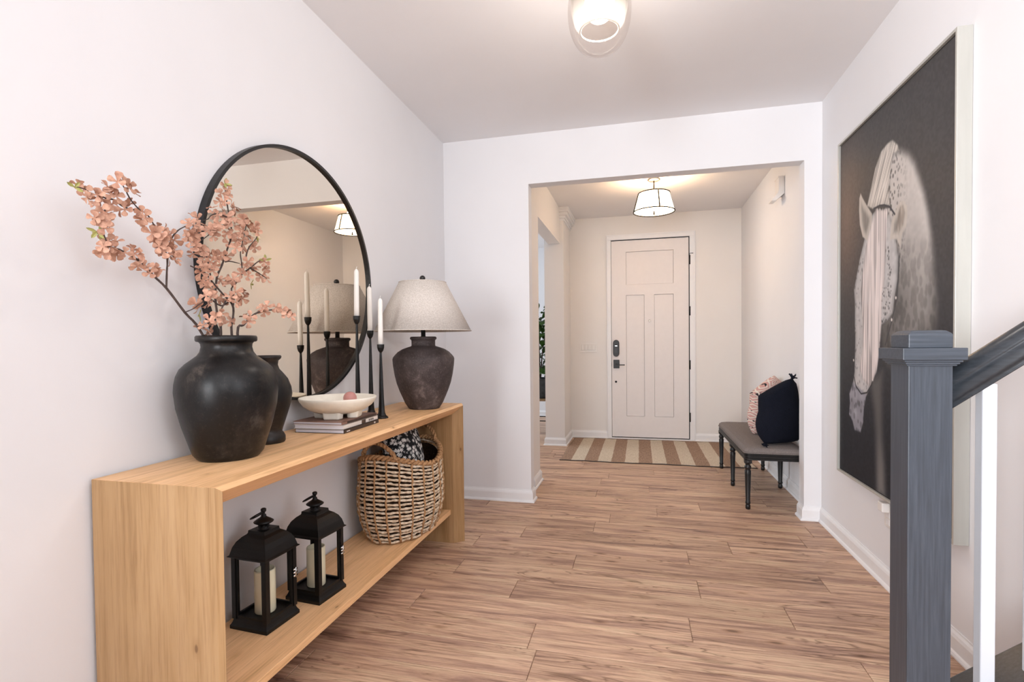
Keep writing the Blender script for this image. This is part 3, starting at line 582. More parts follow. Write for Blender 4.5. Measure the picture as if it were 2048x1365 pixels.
# ------------------------------------------------------------ blossom branches
DATA = json.loads(r'''{"stems":{"left":[[[-1.28,1.4,1.02],[-1.31,1.319,1.232],[-1.309,1.258,1.294],[-1.307,1.196,1.36],[-1.306,1.152,1.393],[-1.304,1.121,1.42],[-1.303,1.089,1.435],[-1.301,1.058,1.445],[-1.3,1.025,1.449]],[[-1.305,1.194,1.36],[-1.302,1.194,1.405],[-1.298,1.193,1.44],[-1.294,1.183,1.466],[-1.291,1.165,1.504],[-1.288,1.146,1.526],[-1.284,1.123,1.549],[-1.28,1.095,1.558],[-1.277,1.071,1.575],[-1.274,1.053,1.598],[-1.27,1.041,1.609]],[[-1.29,1.103,1.56],[-1.29,1.082,1.554],[-1.29,1.059,1.557],[-1.29,1.037,1.567],[-1.29,1.017,1.565],[-1.29,1.002,1.57],[-1.29,0.984,1.566],[-1.29,0.967,1.574],[-1.29,0.946,1.573]],[[-1.29,1.019,1.565],[-1.292,1.015,1.536],[-1.295,1.014,1.512],[-1.298,1.013,1.487],[-1.3,1.022,1.461]],[[-1.3,1.205,1.496],[-1.3,1.222,1.521],[-1.3,1.242,1.539],[-1.3,1.274,1.558]]],"tall":[[[-1.33,1.4,1.02],[-1.34,1.425,1.24],[-1.343,1.415,1.298],[-1.345,1.41,1.355],[-1.348,1.422,1.421],[-1.351,1.443,1.455],[-1.354,1.465,1.497],[-1.356,1.481,1.532],[-1.359,1.501,1.572],[-1.362,1.5,1.624],[-1.365,1.494,1.663],[-1.367,1.488,1.709],[-1.37,1.489,1.741]],[[-1.34,1.404,1.354],[-1.343,1.401,1.373],[-1.346,1.397,1.403],[-1.349,1.388,1.466],[-1.351,1.378,1.494],[-1.354,1.354,1.513],[-1.357,1.345,1.559],[-1.36,1.344,1.577]],[[-1.36,1.502,1.588],[-1.365,1.472,1.602],[-1.37,1.442,1.58],[-1.375,1.413,1.555],[-1.38,1.394,1.537]],[[-1.365,1.504,1.633],[-1.369,1.457,1.638],[-1.373,1.431,1.628],[-1.376,1.42,1.613],[-1.38,1.405,1.605]],[[-1.35,1.46,1.477],[-1.345,1.478,1.481],[-1.34,1.514,1.479]]],"middle":[[[-1.28,1.43,1.02],[-1.3,1.427,1.236],[-1.301,1.434,1.278],[-1.302,1.439,1.317],[-1.304,1.429,1.34],[-1.305,1.406,1.357],[-1.306,1.37,1.387],[-1.308,1.336,1.42],[-1.309,1.315,1.428],[-1.31,1.282,1.436]],[[-1.3,1.435,1.321],[-1.303,1.444,1.356],[-1.307,1.438,1.383],[-1.31,1.468,1.41],[-1.313,1.494,1.44],[-1.317,1.496,1.481],[-1.32,1.496,1.513],[-1.323,1.514,1.564],[-1.327,1.53,1.6],[-1.33,1.54,1.631]],[[-1.31,1.49,1.44],[-1.307,1.525,1.464],[-1.303,1.567,1.495],[-1.3,1.593,1.494]],[[-1.305,1.523,1.462],[-1.302,1.554,1.452],[-1.3,1.597,1.436]],[[-1.31,1.508,1.486],[-1.312,1.517,1.516],[-1.315,1.537,1.544],[-1.317,1.569,1.575],[-1.32,1.585,1.607]],[[-1.3,1.41,1.349],[-1.29,1.364,1.294],[-1.28,1.339,1.274],[-1.27,1.306,1.254]],[[-1.3,1.425,1.343],[-1.298,1.383,1.323],[-1.296,1.339,1.34],[-1.294,1.31,1.33],[-1.292,1.27,1.306],[-1.29,1.239,1.294]]],"right":[[[-1.27,1.44,1.02],[-1.27,1.419,1.235],[-1.263,1.437,1.262],[-1.256,1.45,1.278],[-1.249,1.474,1.3],[-1.241,1.499,1.311],[-1.234,1.548,1.318],[-1.227,1.587,1.312],[-1.22,1.625,1.298]]]},"bl":{"left":[[-1.259,1.022,1.605,-1.27,1.041,1.609],[-1.269,1.044,1.614,-1.27,1.041,1.609],[-1.263,1.054,1.601,-1.274,1.054,1.597],[-1.27,1.069,1.593,-1.276,1.062,1.586],[-1.285,1.032,1.59,-1.29,1.031,1.566],[-1.297,1.029,1.596,-1.29,1.01,1.567],[-1.279,1.034,1.574,-1.29,1.037,1.567],[-1.302,1.039,1.583,-1.29,1.027,1.566],[-1.296,1.016,1.578,-1.29,1.007,1.568],[-1.292,1.002,1.562,-1.29,1.005,1.569],[-1.283,0.99,1.566,-1.29,0.995,1.569],[-1.298,1.001,1.548,-1.291,1.017,1.548],[-1.283,0.997,1.534,-1.292,1.015,1.538],[-1.281,1.007,1.527,-1.293,1.015,1.53],[-1.301,1.033,1.532,-1.293,1.015,1.529],[-1.288,1.029,1.553,-1.29,1.033,1.567],[-1.302,0.981,1.559,-1.29,0.98,1.568],[-1.293,0.967,1.572,-1.29,0.966,1.574],[-1.301,0.96,1.58,-1.29,0.951,1.573],[-1.284,1.003,1.506,-1.295,1.014,1.509],[-1.297,1.027,1.511,-1.295,1.014,1.509],[-1.284,0.983,1.508,-1.295,1.014,1.513],[-1.29,1.011,1.491,-1.297,1.013,1.492],[-1.281,1.057,1.547,-1.29,1.067,1.556],[-1.298,1.084,1.568,-1.29,1.074,1.555],[-1.3,1.06,1.554,-1.29,1.056,1.558],[-1.279,1.104,1.552,-1.282,1.107,1.554],[-1.291,1.111,1.534,-1.283,1.118,1.551],[-1.278,1.11,1.539,-1.284,1.121,1.55],[-1.302,1.026,1.462,-1.3,1.022,1.461],[-1.3,1.046,1.464,-1.301,1.042,1.447],[-1.29,1.007,1.444,-1.3,1.025,1.449],[-1.3,1.031,1.449,-1.3,1.032,1.448],[-1.31,1.056,1.454,-1.301,1.047,1.446],[-1.308,1.017,1.431,-1.3,1.025,1.449],[-1.299,1.024,1.433,-1.3,1.03,1.448],[-1.3,1.048,1.433,-1.301,1.053,1.446],[-1.299,1.068,1.439,-1.302,1.072,1.441],[-1.305,1.098,1.451,-1.303,1.088,1.435],[-1.3,1.096,1.441,-1.303,1.093,1.433],[-1.306,1.11,1.425,-1.304,1.109,1.426],[-1.301,1.105,1.409,-1.304,1.116,1.422],[-1.298,1.123,1.411,-1.305,1.13,1.413],[-1.313,1.148,1.409,-1.305,1.139,1.405],[-1.308,1.159,1.41,-1.306,1.145,1.399],[-1.306,1.169,1.407,-1.306,1.154,1.391],[-1.301,1.14,1.396,-1.306,1.146,1.398],[-1.295,1.162,1.523,-1.289,1.152,1.518],[-1.289,1.174,1.521,-1.29,1.16,1.51],[-1.287,1.137,1.502,-1.29,1.156,1.514],[-1.281,1.157,1.506,-1.291,1.163,1.506],[-1.303,1.197,1.504,-1.3,1.207,1.498],[-1.297,1.201,1.511,-1.3,1.214,1.509],[-1.299,1.16,1.488,-1.292,1.17,1.494],[-1.292,1.171,1.489,-1.292,1.172,1.489],[-1.308,1.208,1.488,-1.3,1.205,1.496],[-1.283,1.155,1.47,-1.293,1.177,1.479],[-1.295,1.189,1.477,-1.293,1.18,1.473],[-1.292,1.21,1.499,-1.3,1.21,1.504],[-1.297,1.214,1.47,-1.295,1.185,1.46],[-1.285,1.169,1.459,-1.294,1.184,1.464],[-1.298,1.186,1.452,-1.296,1.188,1.453],[-1.301,1.199,1.447,-1.297,1.191,1.445],[-1.296,1.21,1.448,-1.298,1.192,1.442],[-1.29,1.212,1.439,-1.298,1.193,1.438],[-1.296,1.268,1.56,-1.3,1.274,1.558],[-1.314,1.319,1.248,-1.31,1.308,1.243],[-1.314,1.346,1.234,-1.309,1.321,1.227]],"tall":[[-1.361,1.48,1.74,-1.37,1.489,1.741],[-1.366,1.492,1.726,-1.368,1.488,1.725],[-1.378,1.479,1.715,-1.368,1.488,1.718],[-1.365,1.493,1.71,-1.367,1.488,1.708],[-1.372,1.467,1.682,-1.366,1.49,1.691],[-1.361,1.475,1.681,-1.366,1.491,1.687],[-1.356,1.501,1.68,-1.366,1.492,1.676],[-1.365,1.532,1.68,-1.365,1.494,1.666],[-1.362,1.507,1.661,-1.365,1.495,1.657],[-1.375,1.49,1.658,-1.365,1.494,1.661],[-1.371,1.435,1.652,-1.372,1.44,1.631],[-1.381,1.445,1.64,-1.372,1.437,1.63],[-1.367,1.45,1.632,-1.37,1.452,1.636],[-1.37,1.488,1.634,-1.367,1.486,1.635],[-1.356,1.495,1.634,-1.363,1.498,1.635],[-1.371,1.355,1.603,-1.36,1.344,1.577],[-1.389,1.391,1.605,-1.38,1.405,1.605],[-1.359,1.347,1.574,-1.359,1.344,1.573],[-1.356,1.33,1.556,-1.357,1.345,1.561],[-1.348,1.345,1.551,-1.356,1.347,1.551],[-1.357,1.318,1.535,-1.356,1.347,1.547],[-1.349,1.331,1.538,-1.356,1.348,1.543],[-1.355,1.346,1.53,-1.355,1.35,1.531],[-1.345,1.318,1.517,-1.355,1.351,1.528],[-1.35,1.345,1.507,-1.354,1.354,1.513],[-1.362,1.343,1.486,-1.353,1.36,1.508],[-1.356,1.364,1.5,-1.353,1.366,1.504],[-1.343,1.365,1.496,-1.352,1.374,1.498],[-1.354,1.404,1.495,-1.35,1.381,1.486],[-1.357,1.388,1.482,-1.35,1.383,1.481],[-1.35,1.409,1.484,-1.35,1.385,1.474],[-1.352,1.372,1.46,-1.349,1.388,1.467],[-1.346,1.395,1.467,-1.349,1.388,1.465],[-1.35,1.413,1.458,-1.348,1.39,1.452],[-1.35,1.389,1.444,-1.348,1.391,1.444],[-1.338,1.395,1.436,-1.348,1.392,1.435],[-1.355,1.383,1.39,-1.345,1.398,1.396],[-1.338,1.389,1.379,-1.344,1.4,1.381],[-1.389,1.428,1.594,-1.379,1.411,1.608],[-1.368,1.426,1.581,-1.371,1.436,1.575],[-1.383,1.421,1.573,-1.374,1.421,1.562],[-1.363,1.435,1.59,-1.369,1.448,1.584],[-1.363,1.439,1.575,-1.37,1.443,1.581],[-1.375,1.437,1.56,-1.373,1.427,1.567],[-1.356,1.447,1.6,-1.366,1.464,1.596],[-1.373,1.481,1.612,-1.365,1.472,1.602],[-1.351,1.482,1.607,-1.361,1.5,1.612],[-1.362,1.516,1.619,-1.361,1.5,1.615],[-1.354,1.512,1.598,-1.36,1.501,1.595],[-1.353,1.495,1.578,-1.359,1.501,1.58],[-1.348,1.468,1.573,-1.36,1.501,1.581],[-1.359,1.49,1.546,-1.357,1.488,1.545],[-1.347,1.445,1.498,-1.354,1.466,1.498],[-1.358,1.477,1.5,-1.354,1.466,1.499],[-1.344,1.426,1.495,-1.354,1.463,1.494],[-1.358,1.449,1.417,-1.348,1.421,1.415],[-1.341,1.456,1.421,-1.349,1.428,1.43],[-1.343,1.433,1.403,-1.347,1.419,1.403],[-1.337,1.416,1.351,-1.345,1.41,1.35],[-1.339,1.415,1.278,-1.342,1.418,1.278]],"middle":[[-1.315,1.326,1.441,-1.309,1.314,1.428],[-1.311,1.321,1.422,-1.309,1.322,1.425],[-1.296,1.31,1.395,-1.308,1.343,1.413],[-1.304,1.341,1.399,-1.307,1.352,1.405],[-1.291,1.317,1.349,-1.295,1.327,1.336],[-1.288,1.336,1.347,-1.296,1.339,1.34],[-1.299,1.333,1.329,-1.295,1.326,1.336],[-1.319,1.511,1.627,-1.33,1.54,1.631],[-1.341,1.559,1.636,-1.33,1.54,1.631],[-1.34,1.524,1.616,-1.328,1.535,1.615],[-1.327,1.542,1.611,-1.328,1.533,1.61],[-1.331,1.581,1.619,-1.32,1.585,1.607],[-1.323,1.514,1.592,-1.326,1.527,1.594],[-1.326,1.552,1.6,-1.327,1.53,1.6],[-1.315,1.573,1.6,-1.319,1.582,1.601],[-1.326,1.529,1.579,-1.325,1.521,1.579],[-1.329,1.499,1.57,-1.324,1.516,1.569],[-1.312,1.501,1.557,-1.323,1.513,1.56],[-1.317,1.474,1.544,-1.322,1.508,1.547],[-1.328,1.564,1.562,-1.316,1.551,1.558],[-1.325,1.571,1.542,-1.315,1.541,1.548],[-1.318,1.475,1.525,-1.321,1.501,1.526],[-1.326,1.511,1.528,-1.321,1.501,1.526],[-1.305,1.512,1.483,-1.31,1.508,1.486],[-1.307,1.503,1.465,-1.308,1.514,1.457],[-1.315,1.534,1.466,-1.307,1.526,1.464],[-1.308,1.549,1.472,-1.305,1.541,1.476],[-1.304,1.478,1.438,-1.31,1.49,1.44],[-1.297,1.502,1.433,-1.309,1.502,1.448],[-1.311,1.581,1.439,-1.301,1.575,1.444],[-1.309,1.608,1.438,-1.3,1.597,1.436],[-1.295,1.581,1.492,-1.301,1.588,1.494],[-1.292,1.582,1.468,-1.3,1.593,1.494],[-1.303,1.44,1.414,-1.31,1.464,1.406],[-1.312,1.434,1.398,-1.308,1.445,1.389],[-1.31,1.453,1.404,-1.309,1.458,1.401],[-1.311,1.474,1.383,-1.308,1.45,1.394],[-1.297,1.443,1.375,-1.305,1.44,1.373],[-1.308,1.491,1.376,-1.304,1.443,1.362],[-1.307,1.453,1.353,-1.303,1.443,1.353],[-1.292,1.468,1.354,-1.303,1.444,1.355],[-1.291,1.44,1.336,-1.301,1.439,1.338],[-1.293,1.417,1.354,-1.304,1.42,1.347],[-1.307,1.403,1.338,-1.297,1.398,1.335],[-1.303,1.293,1.322,-1.293,1.288,1.317],[-1.292,1.29,1.311,-1.293,1.287,1.316],[-1.283,1.366,1.297,-1.291,1.369,1.3],[-1.275,1.335,1.284,-1.284,1.35,1.283],[-1.264,1.3,1.272,-1.275,1.323,1.264],[-1.283,1.338,1.259,-1.275,1.323,1.264],[-1.277,1.291,1.258,-1.27,1.306,1.254],[-1.276,1.303,1.247,-1.27,1.306,1.254],[-1.31,1.444,1.283,-1.301,1.435,1.282],[-1.304,1.427,1.274,-1.301,1.433,1.274]],"right":[[-1.267,1.452,1.29,-1.255,1.452,1.28],[-1.252,1.457,1.29,-1.253,1.461,1.288],[-1.246,1.439,1.273,-1.257,1.448,1.276],[-1.242,1.5,1.323,-1.241,1.5,1.311],[-1.237,1.505,1.308,-1.24,1.508,1.312],[-1.235,1.515,1.328,-1.238,1.52,1.314],[-1.222,1.545,1.326,-1.233,1.555,1.317],[-1.223,1.576,1.319,-1.228,1.58,1.313],[-1.218,1.582,1.307,-1.226,1.593,1.31],[-1.228,1.614,1.313,-1.224,1.603,1.306],[-1.211,1.61,1.3,-1.221,1.622,1.299]]},"lf":{"left":[[-1.306,1.017,1.481,-1.298,1.015,1.481],[-1.3,1.001,1.481,-1.298,1.013,1.487],[-1.284,0.939,1.57,-1.29,0.946,1.573]],"tall":[[-1.361,1.477,1.743,-1.37,1.489,1.741]],"middle":[[-1.296,1.294,1.29,-1.292,1.275,1.309],[-1.292,1.583,1.497,-1.3,1.592,1.494],[-1.319,1.538,1.41,-1.312,1.481,1.425],[-1.323,1.587,1.566,-1.317,1.564,1.571]],"right":[]},"art":{"mane":[[2715,2101],[2662,2058],[2650,2028],[2707,2035],[2726,2004],[2737,1934],[2749,1882],[2736,1812],[2786,1822],[2852,1835],[2906,1833],[2981,1868],[2943,1934],[2890,2029],[2829,2088],[2764,2102]],"neck":[[2743,1997],[2700,2039],[2632,2020],[2568,1982],[2520,1928],[2481,1856],[2442,1779],[2411,1694],[2387,1605],[2372,1535],[2360,1448],[2347,1371],[2340,1292],[2354,1229],[2392,1150],[2487,1066],[2660,1012],[2799,1097],[2822,1264],[2664,1370],[2657,1593],[2765,1750],[2756,1841]],"head":[[2956,1794],[3021,1691],[3070,1612],[3115,1518],[3141,1463],[3129,1384],[3128,1242],[3122,1207],[3130,1020],[3156,941],[3070,904],[2983,905],[2936,954],[2871,1034],[2832,1161],[2825,1240],[2817,1264],[2756,1282],[2705,1312],[2680,1402],[2660,1463],[2657,1564],[2667,1610],[2691,1688],[2736,1766],[2899,1818]],"muzzle":[[3150,964],[3198,896],[3190,848],[3201,783],[3155,754],[3127,709],[3051,711],[3019,767],[3013,834],[2983,912]],"lock":[[2882,1831],[2746,1796],[2765,1750],[2774,1603],[2785,1481],[2813,1380],[2817,1276],[2832,1158],[2837,1117],[2869,1034],[2936,954],[3026,986],[3065,1044],[3028,1167],[3033,1307],[3050,1445],[3035,1534],[2993,1663],[2942,1754]],"earl":[[3061,1955],[3035,1923],[2980,1868],[2924,1817],[2923,1774],[2978,1694],[3034,1724],[3069,1794],[3080,1872],[3076,1933]],"earr":[[2644,1803],[2608,1797],[2579,1766],[2575,1726],[2586,1682],[2622,1653],[2634,1589],[2667,1643],[2734,1652],[2720,1729],[2689,1758],[2666,1788]],"earin":[[2641,1784],[2610,1782],[2592,1743],[2609,1693],[2658,1659],[2677,1697],[2659,1748]],"leg":[[2936,987],[2895,847],[2877,738],[2866,507],[2857,430],[2762,449],[2773,602],[2792,717],[2803,935],[2799,1049]],"band":[[2906,1836],[2844,1835],[2793,1825],[2736,1802],[2689,1758]],"nose":[[3136,992],[3111,945],[3044,911],[2974,924],[2922,968],[2904,994]],"cheek":[[2645,1562],[2651,1481],[2664,1388],[2684,1332],[2712,1276],[2774,1168]],"glow":[[3145,1971]],"studs":[[3144,1083],[2908,994],[2674,1380],[2713,1283]]}}''')
def blossom_mesh(k):
    g = G(); r = random.Random(k); n = 5 if k == 3 else 4
    for i in range(n):
        a0 = 2*PI*i/n+r.uniform(-.2, .2); L = r.uniform(.018, .0225); wd = r.uniform(.0072, .009); lift = r.uniform(.05, .6); curl = r.uniform(-.006, .004)
        vs = []
        for t, wf, zf in ((0, .12, 0), (.3, .42, .4), (.62, .95, .8), (.85, .92, 1.0), (1.0, .4, 1.0)):
            x = L*t; z = lift*L*zf*.9+curl*t*t
            for q in (-1, 0, 1): vs.append((x, q*wd*wf, z+abs(q)*.0022*wf))
        ca, sa = math.cos(a0), math.sin(a0)
        vs = [(x*ca-y*sa, x*sa+y*ca, z) for x, y, z in vs]
        fs = [(j*3+q, j*3+q+1, j*3+q+4, j*3+q+3) for j in range(4) for q in range(2)]
        g.add(vs, fs, True)
    me = bpy.data.meshes.new('blossom'); me.from_pydata(g.v, [], g.f); me.polygons.foreach_set('use_smooth', g.sm); me.materials.append(M['petal'])
    return me
BM = [blossom_mesh(k) for k in range(8)]
lm = bpy.data.meshes.new('leaf'); gg = G()
for a0 in (0, 1.4, 2.9):
    vs = []
    for t, wf in ((0, .1), (.4, 1), (.75, .8), (1, .05)):
        for q in (-1, 0, 1): vs.append((.02*t, q*.0045*wf, .006*t+abs(q)*.002))
    gg.add([(x*math.cos(a0)-y*math.sin(a0), x*math.sin(a0)+y*math.cos(a0), z) for x, y, z in vs], [(j*3+q, j*3+q+1, j*3+q+4, j*3+q+3) for j in range(3) for q in range(2)], True)
lm.from_pydata(gg.v, [], gg.f); lm.materials.append(M['leafgreen'])
LAB = {'left': 'salmon blossom branch arching far out to the left over bare wall', 'tall': 'tallest salmon blossom branch reaching up in front of the mirror',
       'middle': 'bushy salmon blossom branch in the middle of the large black vase', 'right': 'short salmon blossom sprig leaning right out of the black vase'}
def smooth_path(P, k=4):
    P = [Vector(p) for p in P]
    if len(P) < 3: return P
    out = []
    for i in range(len(P)-1):
        p0, p1, p2, p3 = P[max(i-1, 0)], P[i], P[i+1], P[min(i+2, len(P)-1)]
        for j in range(k):
            t = j/k; out.append(.5*((2*p1)+(p2-p0)*t+(2*p0-5*p1+4*p2-p3)*t*t+(3*p1-p0-3*p2+p3)*t**3))
    return out+[P[-1]]
for key in ('left', 'tall', 'middle', 'right'):
    br = thing('blossom_branch', LAB[key], 'branch', DATA['stems'][key][0][0], 'blossom branches in the black vase')
    for q, line in enumerate(DATA['stems'][key]):
        P = smooth_path(line); nP = len(P)
        r0, r1 = (.0042, .0018) if q == 0 else (.0026, .0013)
        g = G(); g.tube(P, [r0+(r1-r0)*i/(nP-1)+random.uniform(-.0003, .0003) for i in range(nP)], 7); g.build('stem' if q == 0 else 'twig', M['stem'], br)
    O = br.location
    for kind, mesh in (('bl', None), ('lf', lm)):
        for b in DATA[kind][key]:
            p = Vector(b[:3]); anc = Vector(b[3:])
            o = bpy.data.objects.new('blossom' if kind == 'bl' else 'leaf', mesh or random.choice(BM)); col.objects.link(o); o.parent = br
            o.location = p-O
            out = (p-anc); out = out.normalized() if out.length > .004 else Vector((.6, -.5, .2))
            d = (out*.8+Vector((random.uniform(-.2, .9), random.uniform(-1, .1), random.uniform(-.7, .7)))).normalized()
            o.rotation_euler = d.to_track_quat('Z', 'Y').to_euler(); s = random.uniform(.85, 1.12); o.scale = (s, s, s)
            o.rotation_euler.rotate_axis('Z', random.uniform(0, 6.28))

# ------------------------------------------------------------ table lamp
LX, LY = -1.175, 2.69
lp = thing('table_lamp', 'brown stone urn table lamp with a wide linen shade at far console end', 'lamp', (LX, LY, ZT))
prof = [(0, 0), (.083, 0), (.087, .005), (.105, .032), (.134, .099), (.150, .144), (.1605, .19), (.168, .24), (.171, .276), (.1675, .287), (.158, .299), (.142, .316), (.116, .332), (.088, .342), (.068, .348), (.0655, .352), (.0655, .378), (.068, .384), (.073, .387), (.0735, .396), (.068, .401), (.03, .401), (0, .401)]
g = G(); g.lathe(prof, (LX, LY, ZT), 72); g.build('urn_base', M['lampbase'], lp)
g = G(); g.lathe([(0, .39), (.02, .398), (.0125, .404), (.0125, .46), (.016, .47), (.016, .50), (0, .50)], (LX, LY, ZT), 20); g.build('neck', M['frame_black'], lp)
g = G(); g.lathe([(.268, .433), (.130, .703), (.128, .703), (.266, .433)], (LX, LY, ZT), 72, closed=True); sh = g.build('lamp_shade', M['linen'], lp)
for r, z in ((.268, .433), (.130, .703)):
    g = G(); g.tube([(LX+r*math.cos(a), LY+r*math.sin(a), ZT+z) for a in np.linspace(0, 2*PI, 65)[:-1]], .0026, 6, closed=True); g.build('hem', M['linen'], sh)
g = G(); g.tube([(LX, LY, ZT+.49), (LX, LY, ZT+.712)], .004, 8)
for k in range(3):
    a = k*2*PI/3+.4; g.tube([(LX, LY, ZT+.70), (LX+.129*math.cos(a), LY+.129*math.sin(a), ZT+.70)], .0022, 6)
g.build('harp', M['frame_black'], lp)
g = G(); g.lathe([(0, .705), (.008, .707), (.006, .713), (.013, .718), (.0165, .727), (.013, .737), (.006, .742), (0, .743)], (LX, LY, ZT), 20); g.build('finial', M['frame_black'], lp)

# ------------------------------------------------------------ candlesticks and tapers
CS = [('shortest', -1.222, 2.285, .360, 'shortest black iron candlestick, the one beside the lamp'),
      ('middle', -1.322, 2.365, .430, 'middle height black iron candlestick standing near the wall'),
      ('tallest', -1.312, 2.222, .497, 'tallest black iron candlestick, its foot behind the white bowl')]
for nm, x, y, h, lab in CS:
    t = thing('candlestick', lab, 'candlestick', (x, y, ZT), 'iron candlesticks on the console')
    pf = [(0, 0), (.031, 0), (.0325, .004), (.030, .008), (.022, .014), (.0165, .028), (.0145, .05), (.0125, .09)]
    for i in range(1, 8):
        f = i/7; pf.append((.0125-.0072*f, .09+(h-.128)*f))
    g = G(); g.lathe(pf+[(0, h-.036)], (x, y, ZT), 9, smooth=False, phase=random.random()); g.build('stem', M['iron'], t)
    g = G(); g.lathe([(0, h-.040), (.0055, h-.040), (.0125, h-.030), (.0165, h-.016), (.0175, h), (.0138, h), (.0128, h-.012), (0, h-.012)], (x, y, ZT), 12, smooth=False); g.build('cup', M['iron'], t)
    L = .235; z0 = ZT+h-.0115; tl = random.uniform(-.003, .003)
    tp = thing('taper_candle', 'white taper candle in the %s black candlestick' % {'shortest': 'shortest', 'middle': 'middle height', 'tallest': 'tallest'}[nm], 'candle', (x, y, z0), 'white tapers')
    g = G(); vs = []; rr = [(.0122, 0), (.0122, .06), (.0118, .14), (.0112, L-.014), (.0085, L-.006), (.003, L)]
    g.tube([(x+tl*z/L, y, z0+z) for _, z in rr], [r for r, _ in rr], 20); g.build('wax', M['white_wax'], tp)
    g = G(); g.tube([(x+tl, y, z0+L-.001), (x+tl, y, z0+L+.006), (x+tl+.002, y+.002, z0+L+.012)], .0014, 6); g.build('wick', M['white_wax'], tp)

# ------------------------------------------------------------ books and bowl
def book(z0, z1, cover, pages, lab, dx=0, dy=0, rot=0, spine=None):
    t = thing('book', lab, 'book', (-1.275, 1.998, z0), 'books under the bowl')
    R = Matrix.Rotation(rot, 3, 'Z'); pv = (-1.275, 1.998, 0)
    x0, x1, y0, y1 = -1.386+dx, -1.162+dx, 1.848+dy, 2.148+dy; c = .0022
    g = G(); g.box((x0+.003, y0+.003, z0+c), (x1-.003, y1-.003, z1-c), R, pv); g.build('pages', pages, t)
    g = G(); g.box((x0, y0, z0), (x1, y1, z0+c), R, pv); g.box((x0, y0, z1-c), (x1, y1, z1), R, pv); g.box((x1-.003, y0, z0), (x1, y1, z1), R, pv); cv = g.build('cover', cover, t, bevel=.0005)
    for nmk, a, b, zz0, zz1, mt in (spine or ()):
        g = G(); g.box((x1-.0005, y0+a, z0+zz0), (x1+.0006, y0+b, z0+zz1), R, pv); g.build(nmk, mt, cv)
    return t
hb = .0165
book(ZT, ZT+.0165, M['cover_dark'], M['page'], 'bottom book of the stack, with a black spine', rot=.03, spine=[('label_block', .02, .045, .005, .009, M['cover_white']), ('label_block', .255, .268, .004, .011, M['cover_white'])])
bars = [('barcode_bar', .215+k*.006, .215+k*.006+(.002 if k % 3 else .0035), .004, .013, M['cover_dark']) for k in range(8)]
book(ZT+.0165, ZT+.0345, M['cover_white'], M['page'], 'middle white book of the stack with a dark wedge on its spine', rot=.035, dx=-.004, spine=[('dark_wedge', .150, .185, .001, .017, M['cover_dark'])]+bars)
book(ZT+.0345, ZT+.0465, M['cover_rust'], M['page'], 'top book of the stack, rust brown cover under the bowl', rot=.025, dx=-.008, spine=[('brown_band', .04, .29, .002, .010, M['cover_dark'])])
BX, BY, BZ = -1.268, 1.985, ZT+.0468
bw = thing('footed_bowl', 'white rough footed bowl standing on the stack of books', 'bowl', (BX, BY, BZ))
pf = [(0, .018), (.05, .018), (.085, .023), (.116, .035), (.142, .053), (.156, .072), (.161, .083), (.160, .088), (.155, .088), (.146, .078), (.125, .058), (.09, .040), (.05, .031), (0, .030)]
g = G(); g.lathe(pf, (BX, BY, BZ), 64); o = g.build('bowl_body', M['plaster'], bw)
for k in range(4):
    a = -PI/2+.25+k*PI/2; R = Matrix.Rotation(a, 3, 'Z'); g = G()
    pts = [(.062, -.040), (.092, -.032), (.092, .032), (.062, .040), (.045, .03), (.045, -.03)]
    def ft(u, v, z, R=R): q = R @ Vector((u*(1+z*2.0), v*(1+z*3), 0)); return (BX+q.x, BY+q.y, BZ+z)
    g.prism(pts, ft, 0, .034); g.build('foot', M['plaster'], bw, bevel=.006)
g = G(); g.lathe([(.0295*math.sin(a), .0295*(1-math.cos(a))) for a in np.linspace(0, PI, 16)], (BX+.012, BY+.075, BZ+.0445), 28)
tag(g.build('ornament_ball', M['pink']), 'small pink ceramic ball lying in the white footed bowl', 'ornament')

